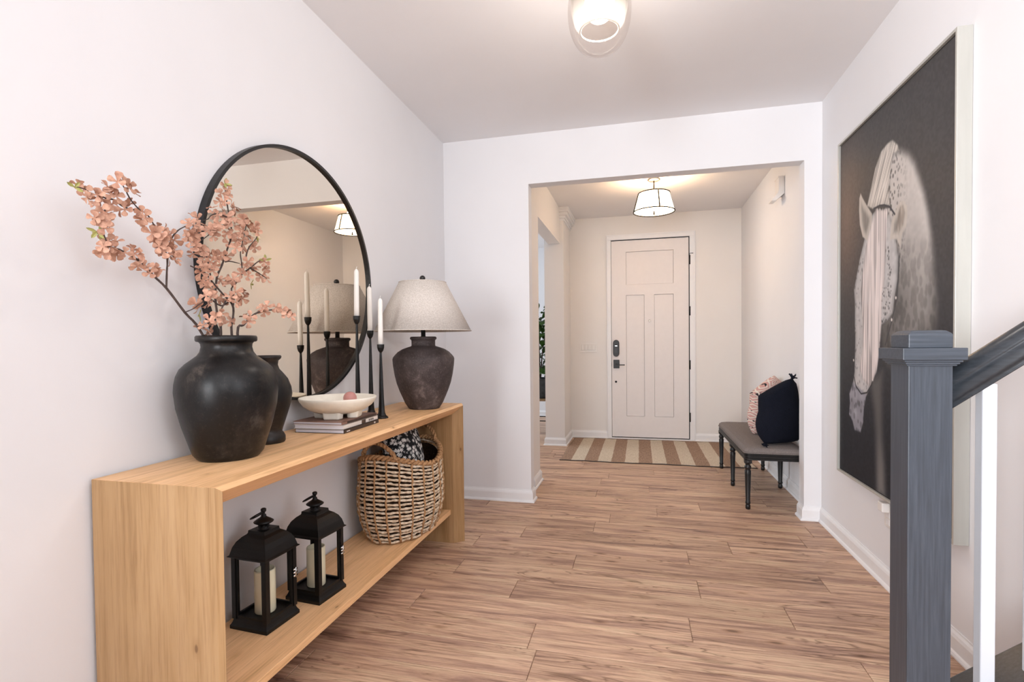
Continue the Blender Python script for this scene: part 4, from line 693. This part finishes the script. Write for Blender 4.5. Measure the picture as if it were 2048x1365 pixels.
# ------------------------------------------------------------ lanterns with pillar candles
def lantern(loc, rz, lab):
    t = thing('lantern', lab, 'lantern', (0, 0, 0), 'black lanterns on the console shelf')
    hb_, hp = .081, .067
    g = G()
    def sq(prs):
        n = len(prs); vs = []; fs = []
        for h, z in prs: vs += [(-h, -h, z), (h, -h, z), (h, h, z), (-h, h, z)]
        for i in range(n-1): fs += [(i*4+k, i*4+(k+1) % 4, (i+1)*4+(k+1) % 4, (i+1)*4+k) for k in range(4)]
        return vs, fs+[(3, 2, 1, 0), tuple((n-1)*4+k for k in range(4))]
    g.add(*sq([(hb_, 0), (hb_, .012), (.078, .016), (.074, .024), (.072, .032), (.070, .036), (.060, .036)])); g.build('base', M['lantern'], t, bevel=.001)
    for sx in (-1, 1):
        for sy in (-1, 1):
            g = G(); g.box((sx*hp-.0085, sy*hp-.0085, .034), (sx*hp+.0085, sy*hp+.0085, .256)); g.build('post', M['lantern'], t, bevel=.001)
    for k in range(4):
        R = Matrix.Rotation(k*PI/2, 3, 'Z'); g = G()
        for a, b in (((-.06, -.071, .036), (.06, -.063, .045)), ((-.06, -.071, .244), (.06, -.063, .256)), ((-.06, -.071, .045), (-.052, -.063, .244)), ((.052, -.071, .045), (.06, -.063, .244))): g.box(a, b, R, (0, 0, 0))
        fr = g.build('pane_frame', M['lantern'], t)
        g = G(); g.box((-.053, -.068, .044), (.053, -.0665, .245), R, (0, 0, 0)); g.build('glass_pane', M['glass'], fr)
    g = G(); g.add(*sq([(.070, .2535), (.084, .2535), (.0845, .2555), (.0785, .2595), (.0765, .268), (.072, .285), (.063, .303), (.050, .317), (.0385, .325), (.0365, .328), (.0355, .337), (.0, .3371)])); g.build('roof', M['lantern'], t)
    g = G(); g.lathe([(0, .334), (.021, .334), (.021, .338), (.018, .339), (.018, .353), (.024, .354), (.033, .3595), (.034, .362), (.026, .368), (.014, .3755), (.009, .380), (.0085, .386), (.005, .388), (.005, .395), (.009, .398), (.0095, .406), (.006, .409), (0, .4095)], (0, 0, 0), 24); cp_ = g.build('chimney_cap', M['lantern'], t)
    for k in range(8):
        a = k*PI/4; g = G(); R = Matrix.Rotation(a, 3, 'Z'); g.box((.0172, -.003, .341), (.0185, .003, .351), R, (0, 0, 0)); g.build('vent_slot', M['gap'], cp_)
    g = G(); g.tube([(-.026+.027*math.cos(a), .022*math.sin(a), .381+.016*math.cos(a)) for a in np.linspace(0, 2*PI, 33)[:-1]], .0024, 8, closed=True); g.build('ring_handle', M['lantern'], t)
    g = G()
    for dz in (-.012, 0, .012): g.tube([(.0775, .056, .158+dz), (.0775, .074, .158+dz)], .0038, 8)
    g.tube([(.081, .064, .140), (.081, .064, .178)], .0025, 8); g.build('clasp', M['chrome'], t)
    t.location = loc; t.rotation_euler = (0, 0, rz); return t
l1 = lantern((-1.318, 1.578, ZS), -.07, 'nearer black metal lantern on the low shelf, beside the side panel')
l2 = copy_tree(l1, (-1.262, 1.800, ZS), -.09, 'black metal lantern on the low shelf between other lantern and basket')
def pillar(x, y, lab):
    t = thing('pillar_candle', lab, 'candle', (x, y, ZS+.0365), 'pillar candles inside the lanterns')
    g = G(); g.lathe([(0, 0), (.034, 0), (.0355, .003), (.0355, .148), (.034, .153), (.030, .152), (.024, .143), (0, .138)], (x, y, ZS+.0365), 36); g.build('wax', M['wax'], t)
    g = G(); g.tube([(x, y, ZS+.17), (x, y, ZS+.184), (x+.002, y, ZS+.188)], .0012, 6); g.build('wick', M['wick'], t)
pillar(-1.318, 1.578, 'ivory pillar candle inside the nearer lantern')
pillar(-1.262, 1.800, 'ivory pillar candle inside the lantern next to the basket')

# ------------------------------------------------------------ seagrass basket with cushion
KX, KY, KZ = -1.248, 2.555, ZS+.002; KA, KB = .305, .196
bk = thing('seagrass_basket', 'oval woven seagrass basket with two handles on the console shelf', 'basket', (KX, KY, KZ))
def bshape(f): return .80+.20*math.sin(min(1, f*2.1+.04)*PI/2)-.05*max(0, f-.55)/.45
def rimz(a): return .355+.075*abs(math.sin(a))**1.6
def bpt(a, f, off=0, dz=0):
    s = bshape(f); return (KX+(KB*s+off)*math.cos(a), KY+(KA*s+off)*math.sin(a), KZ+.006+f*rimz(a)+dz)
NST = 22; NR = 21
g = G(); g.grid(lambda u, v: bpt(2*PI*u, v*.94, -.011), 72, 14); g.build('gap_shade_shell', M['gap_shade'], bk)  # added dark shell that paints shade behind the weave gaps
for i in range(NR):
    f = (i+.3)/NR; pts = []; rs = []
    rr = random.Random(i); jit = [rr.uniform(-.0022, .0022) for _ in range(NST*2)]
    for k in range(NST*6):
        a = 2*PI*k/(NST*6); ph = NST*a/2
        pts.append(bpt(a, f, .0042*math.cos(ph+PI*i), jit[k//3]))
        rs.append(.0062+.0012*math.sin(k*1.7+i))
    g = G(); g.tube(pts, rs, 6, closed=True); g.build('strand', M['seagrass'], bk)
for k in range(NST):
    a = 2*PI*(k+.5)/NST; P = []
    for j in range(27):
        f = j/26; P.append(bpt(a+.012*math.sin(j*2.2), f*.99, .0065+.0018*math.cos(j*2.2)))
    g = G(); g.tube(P, [.0048+.0016*math.sin(j*1.57) for j in range(27)], 6); g.build('stake', M['seagrass2'], bk)
for s in (0, PI):
    g = G(); nn = 200; g.tube([bpt(2*PI*k/nn, 1.0, .008*math.cos(26*2*PI*k/nn+s), .006+.007*math.sin(26*2*PI*k/nn+s)) for k in range(nn)], .0085, 7, closed=True); g.build('rim_braid', M['seagrass2'], bk)
    for sg in (1, -1):
        P = []
        for j in range(41):
            q = j/40; a = sg*PI/2+(q-.5)*.62*1.6; b0 = Vector(bpt(a, 1.0)); hgt = .072*math.sin(PI*q)**.6
            P.append(b0+Vector((.006*math.cos(q*40+s), .006*math.sin(q*40+s)*sg, hgt+.004)))
        g = G(); g.tube(P, .0078, 7); g.build('handle_braid', M['seagrass2'], bk)
g = G(); g.lathe([(0, 0), (.99, 0), (1, .006), (.98, .012), (0, .012)], (KX, KY, ZS+.0005), 60, rx=KB*.79, ry=KA*.79); g.build('bottom', M['seagrass2'], bk)

def pillow(c, T, mat, name, parent=None, nu=30, pinch=.04, warp=None):
    """c: corners bottom-left, bottom-right, top-right, top-left"""
    BL, BR, TR, TL = [Vector(p) for p in c]
    nor = ((BR-BL).cross(TL-BL)).normalized(); cen = (BL+BR+TR+TL)/4
    vs = []; fs = []; uvs = []
    def pt(u, v, side):
        e = (4*u*(1-u)); h = (4*v*(1-v))
        uu = .5+(u-.5)*(1-pinch*h*(1 if True else 0)); vv = .5+(v-.5)*(1-pinch*e)
        p = BL*(1-uu)*(1-vv)+BR*uu*(1-vv)+TR*uu*vv+TL*(1-uu)*vv
        return p+nor*side*T/2*(e**.42)*(h**.42)+(warp(u, v) if warp else Vector((0, 0, 0)))
    n = nu
    for side in (1, -1):
        o = len(vs)
        for i in range(n+1):
            for j in range(n+1): vs.append(pt(i/n, j/n, side)); uvs.append((i/n, j/n))
        for i in range(n):
            for j in range(n): fs.append((o+i*(n+1)+j, o+(i+1)*(n+1)+j, o+(i+1)*(n+1)+j+1, o+i*(n+1)+j+1) if side > 0 else (o+i*(n+1)+j, o+i*(n+1)+j+1, o+(i+1)*(n+1)+j+1, o+(i+1)*(n+1)+j))
    g = G(); g.add(vs, fs, True); o = g.build(name, mat, parent, fixn=False)
    ul = o.data.uv_layers.new(name='UVMap')
    for lp_ in o.data.loops: ul.data[lp_.index].uv = uvs[lp_.vertex_index]
    bm = bmesh.new(); bm.from_mesh(o.data); bmesh.ops.remove_doubles(bm, verts=bm.verts, dist=.0002); bmesh.ops.recalc_face_normals(bm, faces=bm.faces); bm.to_mesh(o.data); bm.free()
    return o
o = pillow([(-1.20, 2.42, .34), (-1.22, 2.74, .34), (-1.29, 2.755, .768), (-1.30, 2.46, .755)], .19, M['floral'], 'cushion', pinch=.1)
tag(o, 'black cushion printed with small white daisies stuffed in the basket', 'cushion')

# ------------------------------------------------------------ horse picture
AY0, AY1, AZ0, AZ1 = 2.203, 3.352, .438, 2.312
pc = thing('framed_picture', 'huge framed photograph of a white horse on the right wall', 'picture', (XR, (AY0+AY1)/2, (AZ0+AZ1)/2))
for a, b in (((1.11, AY0, AZ0), (XR-.001, AY0+.012, AZ1)), ((1.11, AY1-.012, AZ0), (XR-.001, AY1, AZ1)), ((1.11, AY0+.012, AZ1-.012), (XR-.001, AY1-.012, AZ1)), ((1.11, AY0+.012, AZ0), (XR-.001, AY1-.012, AZ0+.012))):
    g = G(); g.box(a, b); g.build('frame_rail', M['silver'], pc, bevel=.0012)
g = G(); g.box((1.122, AY0+.01, AZ0+.01), (1.15, AY1-.01, AZ1-.01)); g.build('backing', M['gap'], pc)
def make_print():
    y0, y1, z0, z1 = AY0+.017, AY1-.017, AZ0+.017, AZ1-.017; ny, nz = 330, 540
    ys = np.linspace(y0, y1, ny); zs = np.linspace(z0, z1, nz); Y, Z = np.meshgrid(ys, zs, indexing='ij')
    A = {k: np.array(v)/1000. for k, v in DATA['art'].items()}
    def sd(poly, closed=True):
        P = poly; n = len(P); d = np.full(Y.shape, 9.); ins = np.zeros(Y.shape, bool)
        for i in range(n if closed else n-1):
            a, b = P[i], P[(i+1) % n]; e = b-a; t = np.clip(((Y-a[0])*e[0]+(Z-a[1])*e[1])/max(1e-9, e @ e), 0, 1)
            d = np.minimum(d, np.hypot(Y-a[0]-t*e[0], Z-a[1]-t*e[1]))
            if closed:
                c = (a[1] > Z) != (b[1] > Z); ins ^= c & (Y < (b[0]-a[0])*(Z-a[1])/(b[1]-a[1]+1e-12)+a[0])
        return np.where(ins, -d, d) if closed else d
    def vn(fy, fz, seed):      # value noise
        r = np.random.RandomState(seed); T = r.rand(64, 64); y = Y*fy; z = Z*fz; i = np.floor(y).astype(int); j = np.floor(z).astype(int); u = y-i; v = z-j; u = u*u*(3-2*u); v = v*v*(3-2*v)
        q = lambda a, b: T[a % 64, b % 64]
        return (q(i, j)*(1-u)+q(i+1, j)*u)*(1-v)+(q(i, j+1)*(1-u)+q(i+1, j+1)*u)*v
    def vn2(P, Q, seed):
        r = np.random.RandomState(seed); T = r.rand(256, 64); y = P*150+400; z = Q*6; i = np.floor(y).astype(int); j = np.floor(z).astype(int); u = y-i; v = z-j; u = u*u*(3-2*u); v = v*v*(3-2*v)
        q = lambda a, b: T[a % 256, b % 64]
        return (q(i, j)*(1-u)+q(i+1, j)*u)*(1-v)+(q(i, j+1)*(1-u)+q(i+1, j+1)*u)*v
    sm = lambda a, b, x: np.clip((x-a)/(b-a), 0, 1)**2*(3-2*np.clip((x-a)/(b-a), 0, 1))
    C = np.zeros(Y.shape+(3,))
    up = sm(.5, 1.6, Z)
    C[:] = np.array([34, 36, 42])[None, None]*(1-up[..., None])+np.array([66, 64, 65])[None, None]*up[..., None]
    gl = np.exp(-(((Y-3.26)/.22)**2+((Z-1.85)/.38)**2)); C += gl[..., None]*np.array([44, 30, 20])
    C += (vn(90, 90, 1)[..., None]-.5)*9
    def lay(mask, colr): 
        nonlocal C
        C = C*(1-mask[..., None])+np.asarray(colr, float)*mask[..., None] if np.ndim(colr) == 1 else C*(1-mask[..., None])+colr*mask[..., None]
    def shade(*cols): return np.stack(cols, -1)
    def grey(v, tint=(1, .97, .95)): return np.stack([v*tint[0], v*tint[1], v*tint[2]], -1)
    rq = np.random.RandomState(5); dy, dz = (y1-y0)/(ny-1), (z1-z0)/(nz-1)
    def dots(n, ya, yb, za, zb, r0, r1, el=1.4):
        out = np.zeros(Y.shape)
        for _ in range(n):
            cy_, cz_, r_ = rq.uniform(ya, yb), rq.uniform(za, zb), rq.uniform(r0, r1); k = int(r_*2.4/dy)+2
            i, j = int((cy_-y0)/dy), int((cz_-z0)/dz); sl = (slice(max(0, i-k), max(0, i+k)), slice(max(0, j-k), max(0, j+k)))
            q = np.hypot(Y[sl]-cy_, (Z[sl]-cz_)/el)/r_; out[sl] = np.maximum(out[sl], 1-sm(.6, 1.2, q))
        return out
    d = sd(A['neck']); m_ = sm(.03, -.03, d)*np.clip(.25+sm(.85, 1.25, Z)*.8, 0, .97)
    fade = sm(1.05, 1.9, Z)
    v = 118+fade*72-38*sm(.16, .02, -d)*(1-fade)+22*np.exp(-((Y-2.42)/.06)**2)*sm(1.0, 1.3, Z)
    v = v-95*dots(420, 2.58, 2.93, 1.45, 2.05, .004, .0085)*sm(1.45, 1.6, Z)*sm(2.55, 2.74, Y)-20*dots(170, 2.36, 2.75, 1.0, 1.6, .008, .02, 1.8)*(1-sm(1.5, 1.7, Z))
    lay(m_, grey(v+(vn(60, 60, 8)-.5)*10))
    lay(sm(.035, -.045, sd(A['leg']))*.8, grey(100+32*(1-sm(.5, .8, Z))+0*Z))
    d = sd(A['head']); v = 172+18*vn(50, 50, 9)-30*sm(.03, 0, -d)-90*dots(230, 2.72, 2.98, 1.12, 1.62, .0028, .006)-45*dots(260, 2.72, 3.2, .85, 1.62, .003, .007)
    lay(sm(.006, -.006, d), grey(v, (1, .985, .985)))
    lay(sm(.008, -.006, sd(A['muzzle'])), grey(118+42*vn(25, 20, 14)-34*dots(60, 3.0, 3.25, .55, .95, .006, .014), (1, .99, 1.05)))
    d = sd(A['mane']); q = (Y-2.9)*.9+(Z-1.9)*.55; v = 205+10*np.sin(q*260+9*vn(9, 9, 15))-46*sm(.58, .74, (lambda P, Q: vn2(P, Q, 16))(q, Z)); lay(sm(.006, -.008, d), grey(v-18*sm(.05, 0, -d), (1, .965, .93)))
    for nm in ('earl', 'earr'):
        d = sd(A[nm]); v = 176-52*sm(.012, .05, -d)+14*vn(90, 30, 17); lay(sm(.005, -.005, d), grey(v, (1, .96, .92)))
    lay(sm(.004, -.012, sd(A['earin']))*.8, grey(112+70*vn(70, 25, 18), (1, .93, .87)))
    d = sd(A['lock']); x = (Y-2.95)+.02*np.sin(Z*5); v = 222-62*sm(.6, .8, vn(120, 3, 19))-48*sm(.55, .75, vn(220, 4, 21))-22*sm(.02, 0, -d)
    lay(sm(.005, -.008, d+.012*(vn(160, 5, 22)-.5)), grey(v, (1, .955, .945)))
    lay(sm(.007, .003, sd(A['band'], False)), grey(58+0*Z, (1, 1, 1.1)))
    lay(sm(.006, .002, sd(A['nose'], False)), grey(42+0*Z, (1, 1, 1.05)))
    lay(sm(.007, .002, sd(A['cheek'], False))*.85, grey(60+0*Z, (1, 1, 1.05)))
    for s in A['studs']: lay(sm(.009, .005, np.hypot(Y-s[0], Z-s[1])), grey(215+0*Z))
    C = np.clip(C*1.06, 0, 255)/255; C = np.where(C <= .04045, C/12.92, ((C+.055)/1.055)**2.4)
    nv = ny*nz; co = np.empty((nv, 3)); co[:, 0] = 1.1205; co[:, 1] = Y.ravel(); co[:, 2] = Z.ravel()
    i, j = np.meshgrid(np.arange(ny-1), np.arange(nz-1), indexing='ij'); a = (i*nz+j).ravel()
    F_ = np.stack([a, a+1, a+nz+1, a+nz], 1)
    me = bpy.data.meshes.new('print'); me.vertices.add(nv); me.vertices.foreach_set('co', co.ravel())
    me.loops.add(F_.size); me.loops.foreach_set('vertex_index', F_.ravel()); me.polygons.add(len(F_)); me.polygons.foreach_set('loop_start', np.arange(len(F_))*4); me.update(calc_edges=True)
    ca = me.color_attributes.new('Col', 'FLOAT_COLOR', 'POINT'); ca.data.foreach_set('color', np.concatenate([C.reshape(-1, 3), np.ones((nv, 1))], 1).ravel())
    me.materials.append(M['print']); o = bpy.data.objects.new('print', me); col.objects.link(o); o.parent = pc; o.location = -pc.location
make_print()

# ------------------------------------------------------------ newel post, rail, balusters
rl = thing('stair_railing', 'grey stained stair railing with a square newel post and white balusters', 'railing', (.687, 1.507, 0))
nx, nyy = .6865, 1.5075
g = G(); g.box((nx-.0465, nyy-.0465, 0), (nx+.0465, nyy+.0465, 1.135)); g.build('newel_post', M['newel'], rl, bevel=.002)
def sq2(prs):
    vs = []; fs = []; n = len(prs)
    for h, z in prs: vs += [(nx-h, nyy-h, z), (nx+h, nyy-h, z), (nx+h, nyy+h, z), (nx-h, nyy+h, z)]
    for i in range(n-1): fs += [(i*4+k, i*4+(k+1) % 4, (i+1)*4+(k+1) % 4, (i+1)*4+k) for k in range(4)]
    return vs, fs+[(3, 2, 1, 0), tuple((n-1)*4+k for k in range(4))]
g = G(); g.add(*sq2([(.0465, 1.127), (.052, 1.1275), (.052, 1.131), (.056, 1.132), (.056, 1.136), (.060, 1.1372), (.060, 1.1415), (.050, 1.142)])); g.build('cap_moulding', M['newelX'], rl)
g = G(); g.add(*sq2([(.0668, 1.142), (.0668, 1.171)])); g.build('cap_plate', M['newelX'], rl, bevel=.0015)
g = G(); g.add(*sq2([(.0465, 1.171), (.0465, 1.203), (.0445, 1.207), (.038, 1.2125), (.030, 1.2145)])); g.build('cap_block', M['newelX'], rl, bevel=.002)
SL = .74; x0 = nx+.0465
hr = [(-.016, 0), (.016, 0), (.018, .010), (.020, .016), (.029, .026), (.031, .036), (.030, .048), (.026, .060), (.0275, .070), (.024, .084), (.014, .094), (0, .097)]
hr = [tuple(p.yz) for p in smooth_path([(0, a, b) for a, b in hr], 4)]
hr = hr+[(-u, v) for u, v in hr[::-1] if abs(u) > 1e-6 and v > 1e-6]
g = G(); g.prism(hr, lambda u, v, t: (t, nyy+u, 1.010+v+SL*(t-x0)), x0, 2.15, smooth=True); g.build('handrail', M['rail'], rl)
g = G(); g.prism([(-.088, 0), (.092, 0), (.092, .026), (.088, .030), (-.084, .030), (-.088, .026)], lambda u, v, t: (t, nyy+u, .210+v+SL*(t-x0)), x0, 2.15); g.build('shoe_rail', M['rail'], rl, bevel=.002)
g = G(); g.add([(x0, nyy-.03, 0), (2.15, nyy-.03, 0), (2.15, nyy-.03, .211+SL*(2.15-x0)), (x0, nyy-.03, .211), (x0, nyy+.03, 0), (2.15, nyy+.03, 0), (2.15, nyy+.03, .211+SL*(2.15-x0)), (x0, nyy+.03, .211)],
    [(0, 1, 2, 3), (7, 6, 5, 4), (0, 4, 5, 1), (1, 5, 6, 2), (2, 6, 7, 3), (3, 7, 4, 0)]); g.build('stringer', M['rail'], rl)
for k in range(10):
    bx = .826+k*.102; zb = .240+SL*(bx-x0); zt_ = 1.014+SL*(bx-x0)
    g = G(); g.box((bx-.0155, nyy-.0155, zb-.012), (bx+.0155, nyy+.0155, zt_)); g.build('baluster', M['baluster'], rl, bevel=.003)

# ------------------------------------------------------------ entry: rug, bench, cushions, dining plant
rg = G(); RX0, RX1, RY0, RY1 = -.796, 1.062, 5.185, 6.43
def rugp(u, v):
    x = RX0+(RX1-RX0)*u; y = RY0+(RY1-RY0)*v
    return (x+.006*math.sin(9*v+u*3), y+.008*math.sin(15*u)+.004*math.sin(60*u), .0075+.0012*math.sin(70*u)*math.sin(40*v))
rg.grid(rugp, 90, 50); n0 = len(rg.v)
rg.grid(lambda u, v: rugp(u, v)[:2]+(.0004,), 90, 50)
ed = []
nv_ = 51
for i in range(90): ed += [(i*nv_, (i+1)*nv_, n0+(i+1)*nv_, n0+i*nv_), (i*nv_+50, (i+1)*nv_+50, n0+(i+1)*nv_+50, n0+i*nv_+50)]
for j in range(50): ed += [(j, j+1, n0+j+1, n0+j), (90*nv_+j, 90*nv_+j+1, n0+90*nv_+j+1, n0+90*nv_+j)]
rg.f += ed; rg.sm += [False]*len(ed)
RG = thing('striped_rug', 'jute rug striped in brown and cream lying before the front door', 'rug', (RX0-.01, 5.8, 0))
rg.build('weave', M['rug'], RG)
for vv in (0, 1):
    g = G(); g.tube([rugp(u, vv)[:2]+(.005,) for u in np.linspace(0, 1, 120)], .0045, 6); g.build('bound_edge', M['cover_dark'], RG)

BN0, BN1, BNX0, BNX1 = 3.905, 5.18, .712, 1.122
bn = thing('bench', 'low bench with taupe upholstered seat and black turned legs by entry wall', 'bench', ((BNX0+BNX1)/2, 4.54, 0))
def rrect(x0, x1, y0, y1, r, k=6):
    P = []
    for cx_, cy_, a in ((x1-r, y0+r, -PI/2), (x1-r, y1-r, 0), (x0+r, y1-r, PI/2), (x0+r, y0+r, PI)):
        for i in range(k+1): P.append((cx_+r*math.cos(a+PI/2*i/k), cy_+r*math.sin(a+PI/2*i/k)))
    return P
def stackp(layers, ins):
    g = G(); vs = []; fs = []; P0 = None
    for z, e in layers:
        P = rrect(BNX0+e+ins, BNX1-e-ins, BN0+e+ins, BN1-e-ins, .035); n = len(P); vs += [(x, y, z) for x, y in P]
    for i in range(len(layers)-1): fs += [(i*n+k, i*n+(k+1) % n, (i+1)*n+(k+1) % n, (i+1)*n+k) for k in range(n)]
    return g.add(vs, fs+[list(range(n))[::-1], [(len(layers)-1)*n+k for k in range(n)]])
stackp([(.352, .006), (.354, 0), (.366, 0), (.368, .004), (.374, .004), (.376, 0), (.384, 0), (.386, .004), (.392, .004), (.394, 0), (.402, 0)], .004).build('apron', M['black'], bn)
stackp([(.400, .012), (.404, .003), (.412, 0), (.424, .004), (.436, .018), (.444, .05), (.448, .10)], .004).build('seat_cushion', M['seat'], bn)
stackp([(.399, .002), (.4015, -.0035), (.405, -.0035), (.4075, .002)], .004).build('piping', M['seat'], bn)
lg = [(0, 0), (.012, 0), (.0165, .006), (.0165, .028), (.013, .034), (.0175, .042), (.0175, .052), (.015, .058), (.0205, .25), (.0215, .275), (.0155, .284), (.0225, .292), (.0225, .306), (.0165, .314), (.0165, .322), (.024, .328), (.024, .3525), (0, .3525)]
for lx_ in (.741, 1.098):
    for ly_ in (3.934, 4.545, 5.152):
        g = G(); g.lathe(lg, (lx_, ly_, 0), 20); L_ = g.build('leg', M['black'], bn)
        g = G(); g.box((lx_-.023, ly_-.023, .330), (lx_+.023, ly_+.023, .3525)); g.build('leg_block', M['black'], L_)
pn = thing('cushion', 'navy cushion with knotted corner tassels at the near end of the bench', 'cushion', (1.0, 4.1, .45), 'cushions on the bench')
def sag(k, top):    # the soft near side hangs out plumb and only the knotted corner pulls back
    def f(u, v):
        b = (.215*v+.03*math.sin(PI*min(1, v/.5))) if v < top else (.215*top*(1-v)/(1-top))
        return Vector((-b*k*(1-u)**1.3, 0, -.02*k*(1-u)*math.sin(PI*v)))
    return f
cn = [(.862, 3.985, .458), (1.125, 4.17, .456), (1.12, 4.30, .86), (1.07, 4.08, .925)]
pillow(cn, .22, M['navy'], 'cover', pn, pinch=-.02, warp=sag(1, .74))
for q, (p, d) in enumerate(((cn[0], (-.01, -.03, -.008)), (cn[3], (-.005, -.01, .012)))):
    g = G(); P = Vector(p); d = Vector(d)
    for k in range(16):
        e = Vector((random.uniform(-.02, .02), random.uniform(-.02, .02), random.uniform(-.012, .014) if q else random.uniform(-.004, .012)))
        g.tube([P, P+d*.6+e*.6, P+d*1.1+e*1.4], [.006, .005, .003], 6)
    g.lathe([(0, -.014), (.011, -.009), (.014, 0), (.011, .009), (0, .014)], P+d*.3, 10); g.build('tassel', M['navy'], pn)
o = pillow([(.87, 4.41, .456), (1.09, 4.62, .456), (1.12, 4.66, .86), (1.04, 4.49, .915)], .17, M['kilim'], 'cushion', pinch=-.02, warp=sag(.75, .7))
tag(o, 'cushion with a pink and black lozenge pattern behind the navy cushion', 'cushion', 'cushions on the bench')
o = pillow([(.98, 4.72, .456), (1.10, 4.95, .456), (1.13, 4.96, .86), (1.09, 4.72, .905)], .09, M['cream'], 'cushion', pinch=.02)
tag(o, 'cream cushion almost hidden behind the pink patterned cushion', 'cushion', 'cushions on the bench')

pt = thing('plant_table', 'small wood topped side table on black metal legs in the dining room', 'side table', (-1.315, 6.92, 0))
g = G(); g.box((-1.62, 6.70, .425), (-1.12, 7.14, .45)); g.build('top', M['tabletop'], pt, bevel=.003)
for x in (-1.59, -1.335, -1.15):
    for y in ((6.73, 7.11) if x != -1.335 else (6.73,)):
        g = G(); g.box((x-.011, y-.011, 0), (x+.011, y+.011, .425)); g.build('leg', M['black'], pt)
for z in (.16, .22):
    g = G(); g.box((-1.59, 6.723, z-.006), (-1.15, 6.737, z+.006)); g.build('stretcher', M['black'], pt)
fp = thing('potted_plant', 'broad leaved green plant in a zinc pot seen through the dining opening', 'plant', (-1.315, 6.92, .45))
g = G(); g.lathe([(0, 0), (.12, 0), (.125, .01), (.15, .25), (.158, .258), (.158, .27), (.146, .27), (.138, .24), (0, .235)], (-1.315, 6.92, .4505), 40); pot = g.build('pot', M['zinc'], fp)
for k in range(3):
    g = G(); a = k*2.1; P = smooth_path([(-1.315, 6.92, .66), (-1.315+.03*math.cos(a), 6.92+.03*math.sin(a), 1.05), (-1.315+.09*math.cos(a), 6.92+.09*math.sin(a), 1.45), (-1.315+.07*math.cos(a+.4), 6.92+.07*math.sin(a+.4), 1.66)])
    g.tube(P, [.011-.008*i/len(P) for i in range(len(P))], 8); g.build('trunk', M['stem'], fp)
lmesh = bpy.data.meshes.new('leaf'); gl_ = G()
gl_.grid(lambda u, v: (.20*u, (v-.5)*.15*(math.sin(PI*min(1, u*.93+.04))**.75)*(.72+.45*u), .02*math.sin(u*3)+.03*abs(v-.5)-.05*u*u+.006*math.sin(u*22)*abs(v-.5)*2), 9, 6)
lmesh.from_pydata(gl_.v, [], gl_.f); lmesh.polygons.foreach_set('use_smooth', gl_.sm); lmesh.materials.append(M['leaf'])
r9 = random.Random(3)
for k in range(72):
    o = bpy.data.objects.new('leaf', lmesh); col.objects.link(o); o.parent = fp
    z = .28+.95*(k/72); a = k*2.4; rr = .05+.03*r9.random()
    o.location = (rr*math.cos(a), rr*math.sin(a), z); s = r9.uniform(.75, 1.2)*(1.1-.5*k/72)
    o.scale = (s, s, s); o.rotation_euler = (r9.uniform(-.4, .4), r9.uniform(-.9, .25), a+r9.uniform(-.4, .4))

# window frames: one added unseen at the left fill, one in the dining room
def window(name, o, ax, w_, h_):
    t = root(name, o); g = G()
    for a, b in (((-w_/2-.07, -.03, -h_/2-.07), (-w_/2, .03, h_/2+.07)), ((w_/2, -.03, -h_/2-.07), (w_/2+.07, .03, h_/2+.07)), ((-w_/2, -.03, h_/2), (w_/2, .03, h_/2+.07)), ((-w_/2, -.03, -h_/2-.07), (w_/2, .03, -h_/2)), ((-.02, -.02, -h_/2), (.02, .02, h_/2))): g.box(a, b)
    g.v = [(o[0]+(x if ax == 'x' else y), o[1]+(y if ax == 'x' else x), o[2]+z) for x, y, z in g.v]; g.build('window_frame', M['trim'], t)
window('added_window_1', (-1.44, -2.2, 1.5), 'y', 1.6, 1.8); window('window_2', (-4.77, 6.2, 1.6), 'y', 1.8, 1.6)
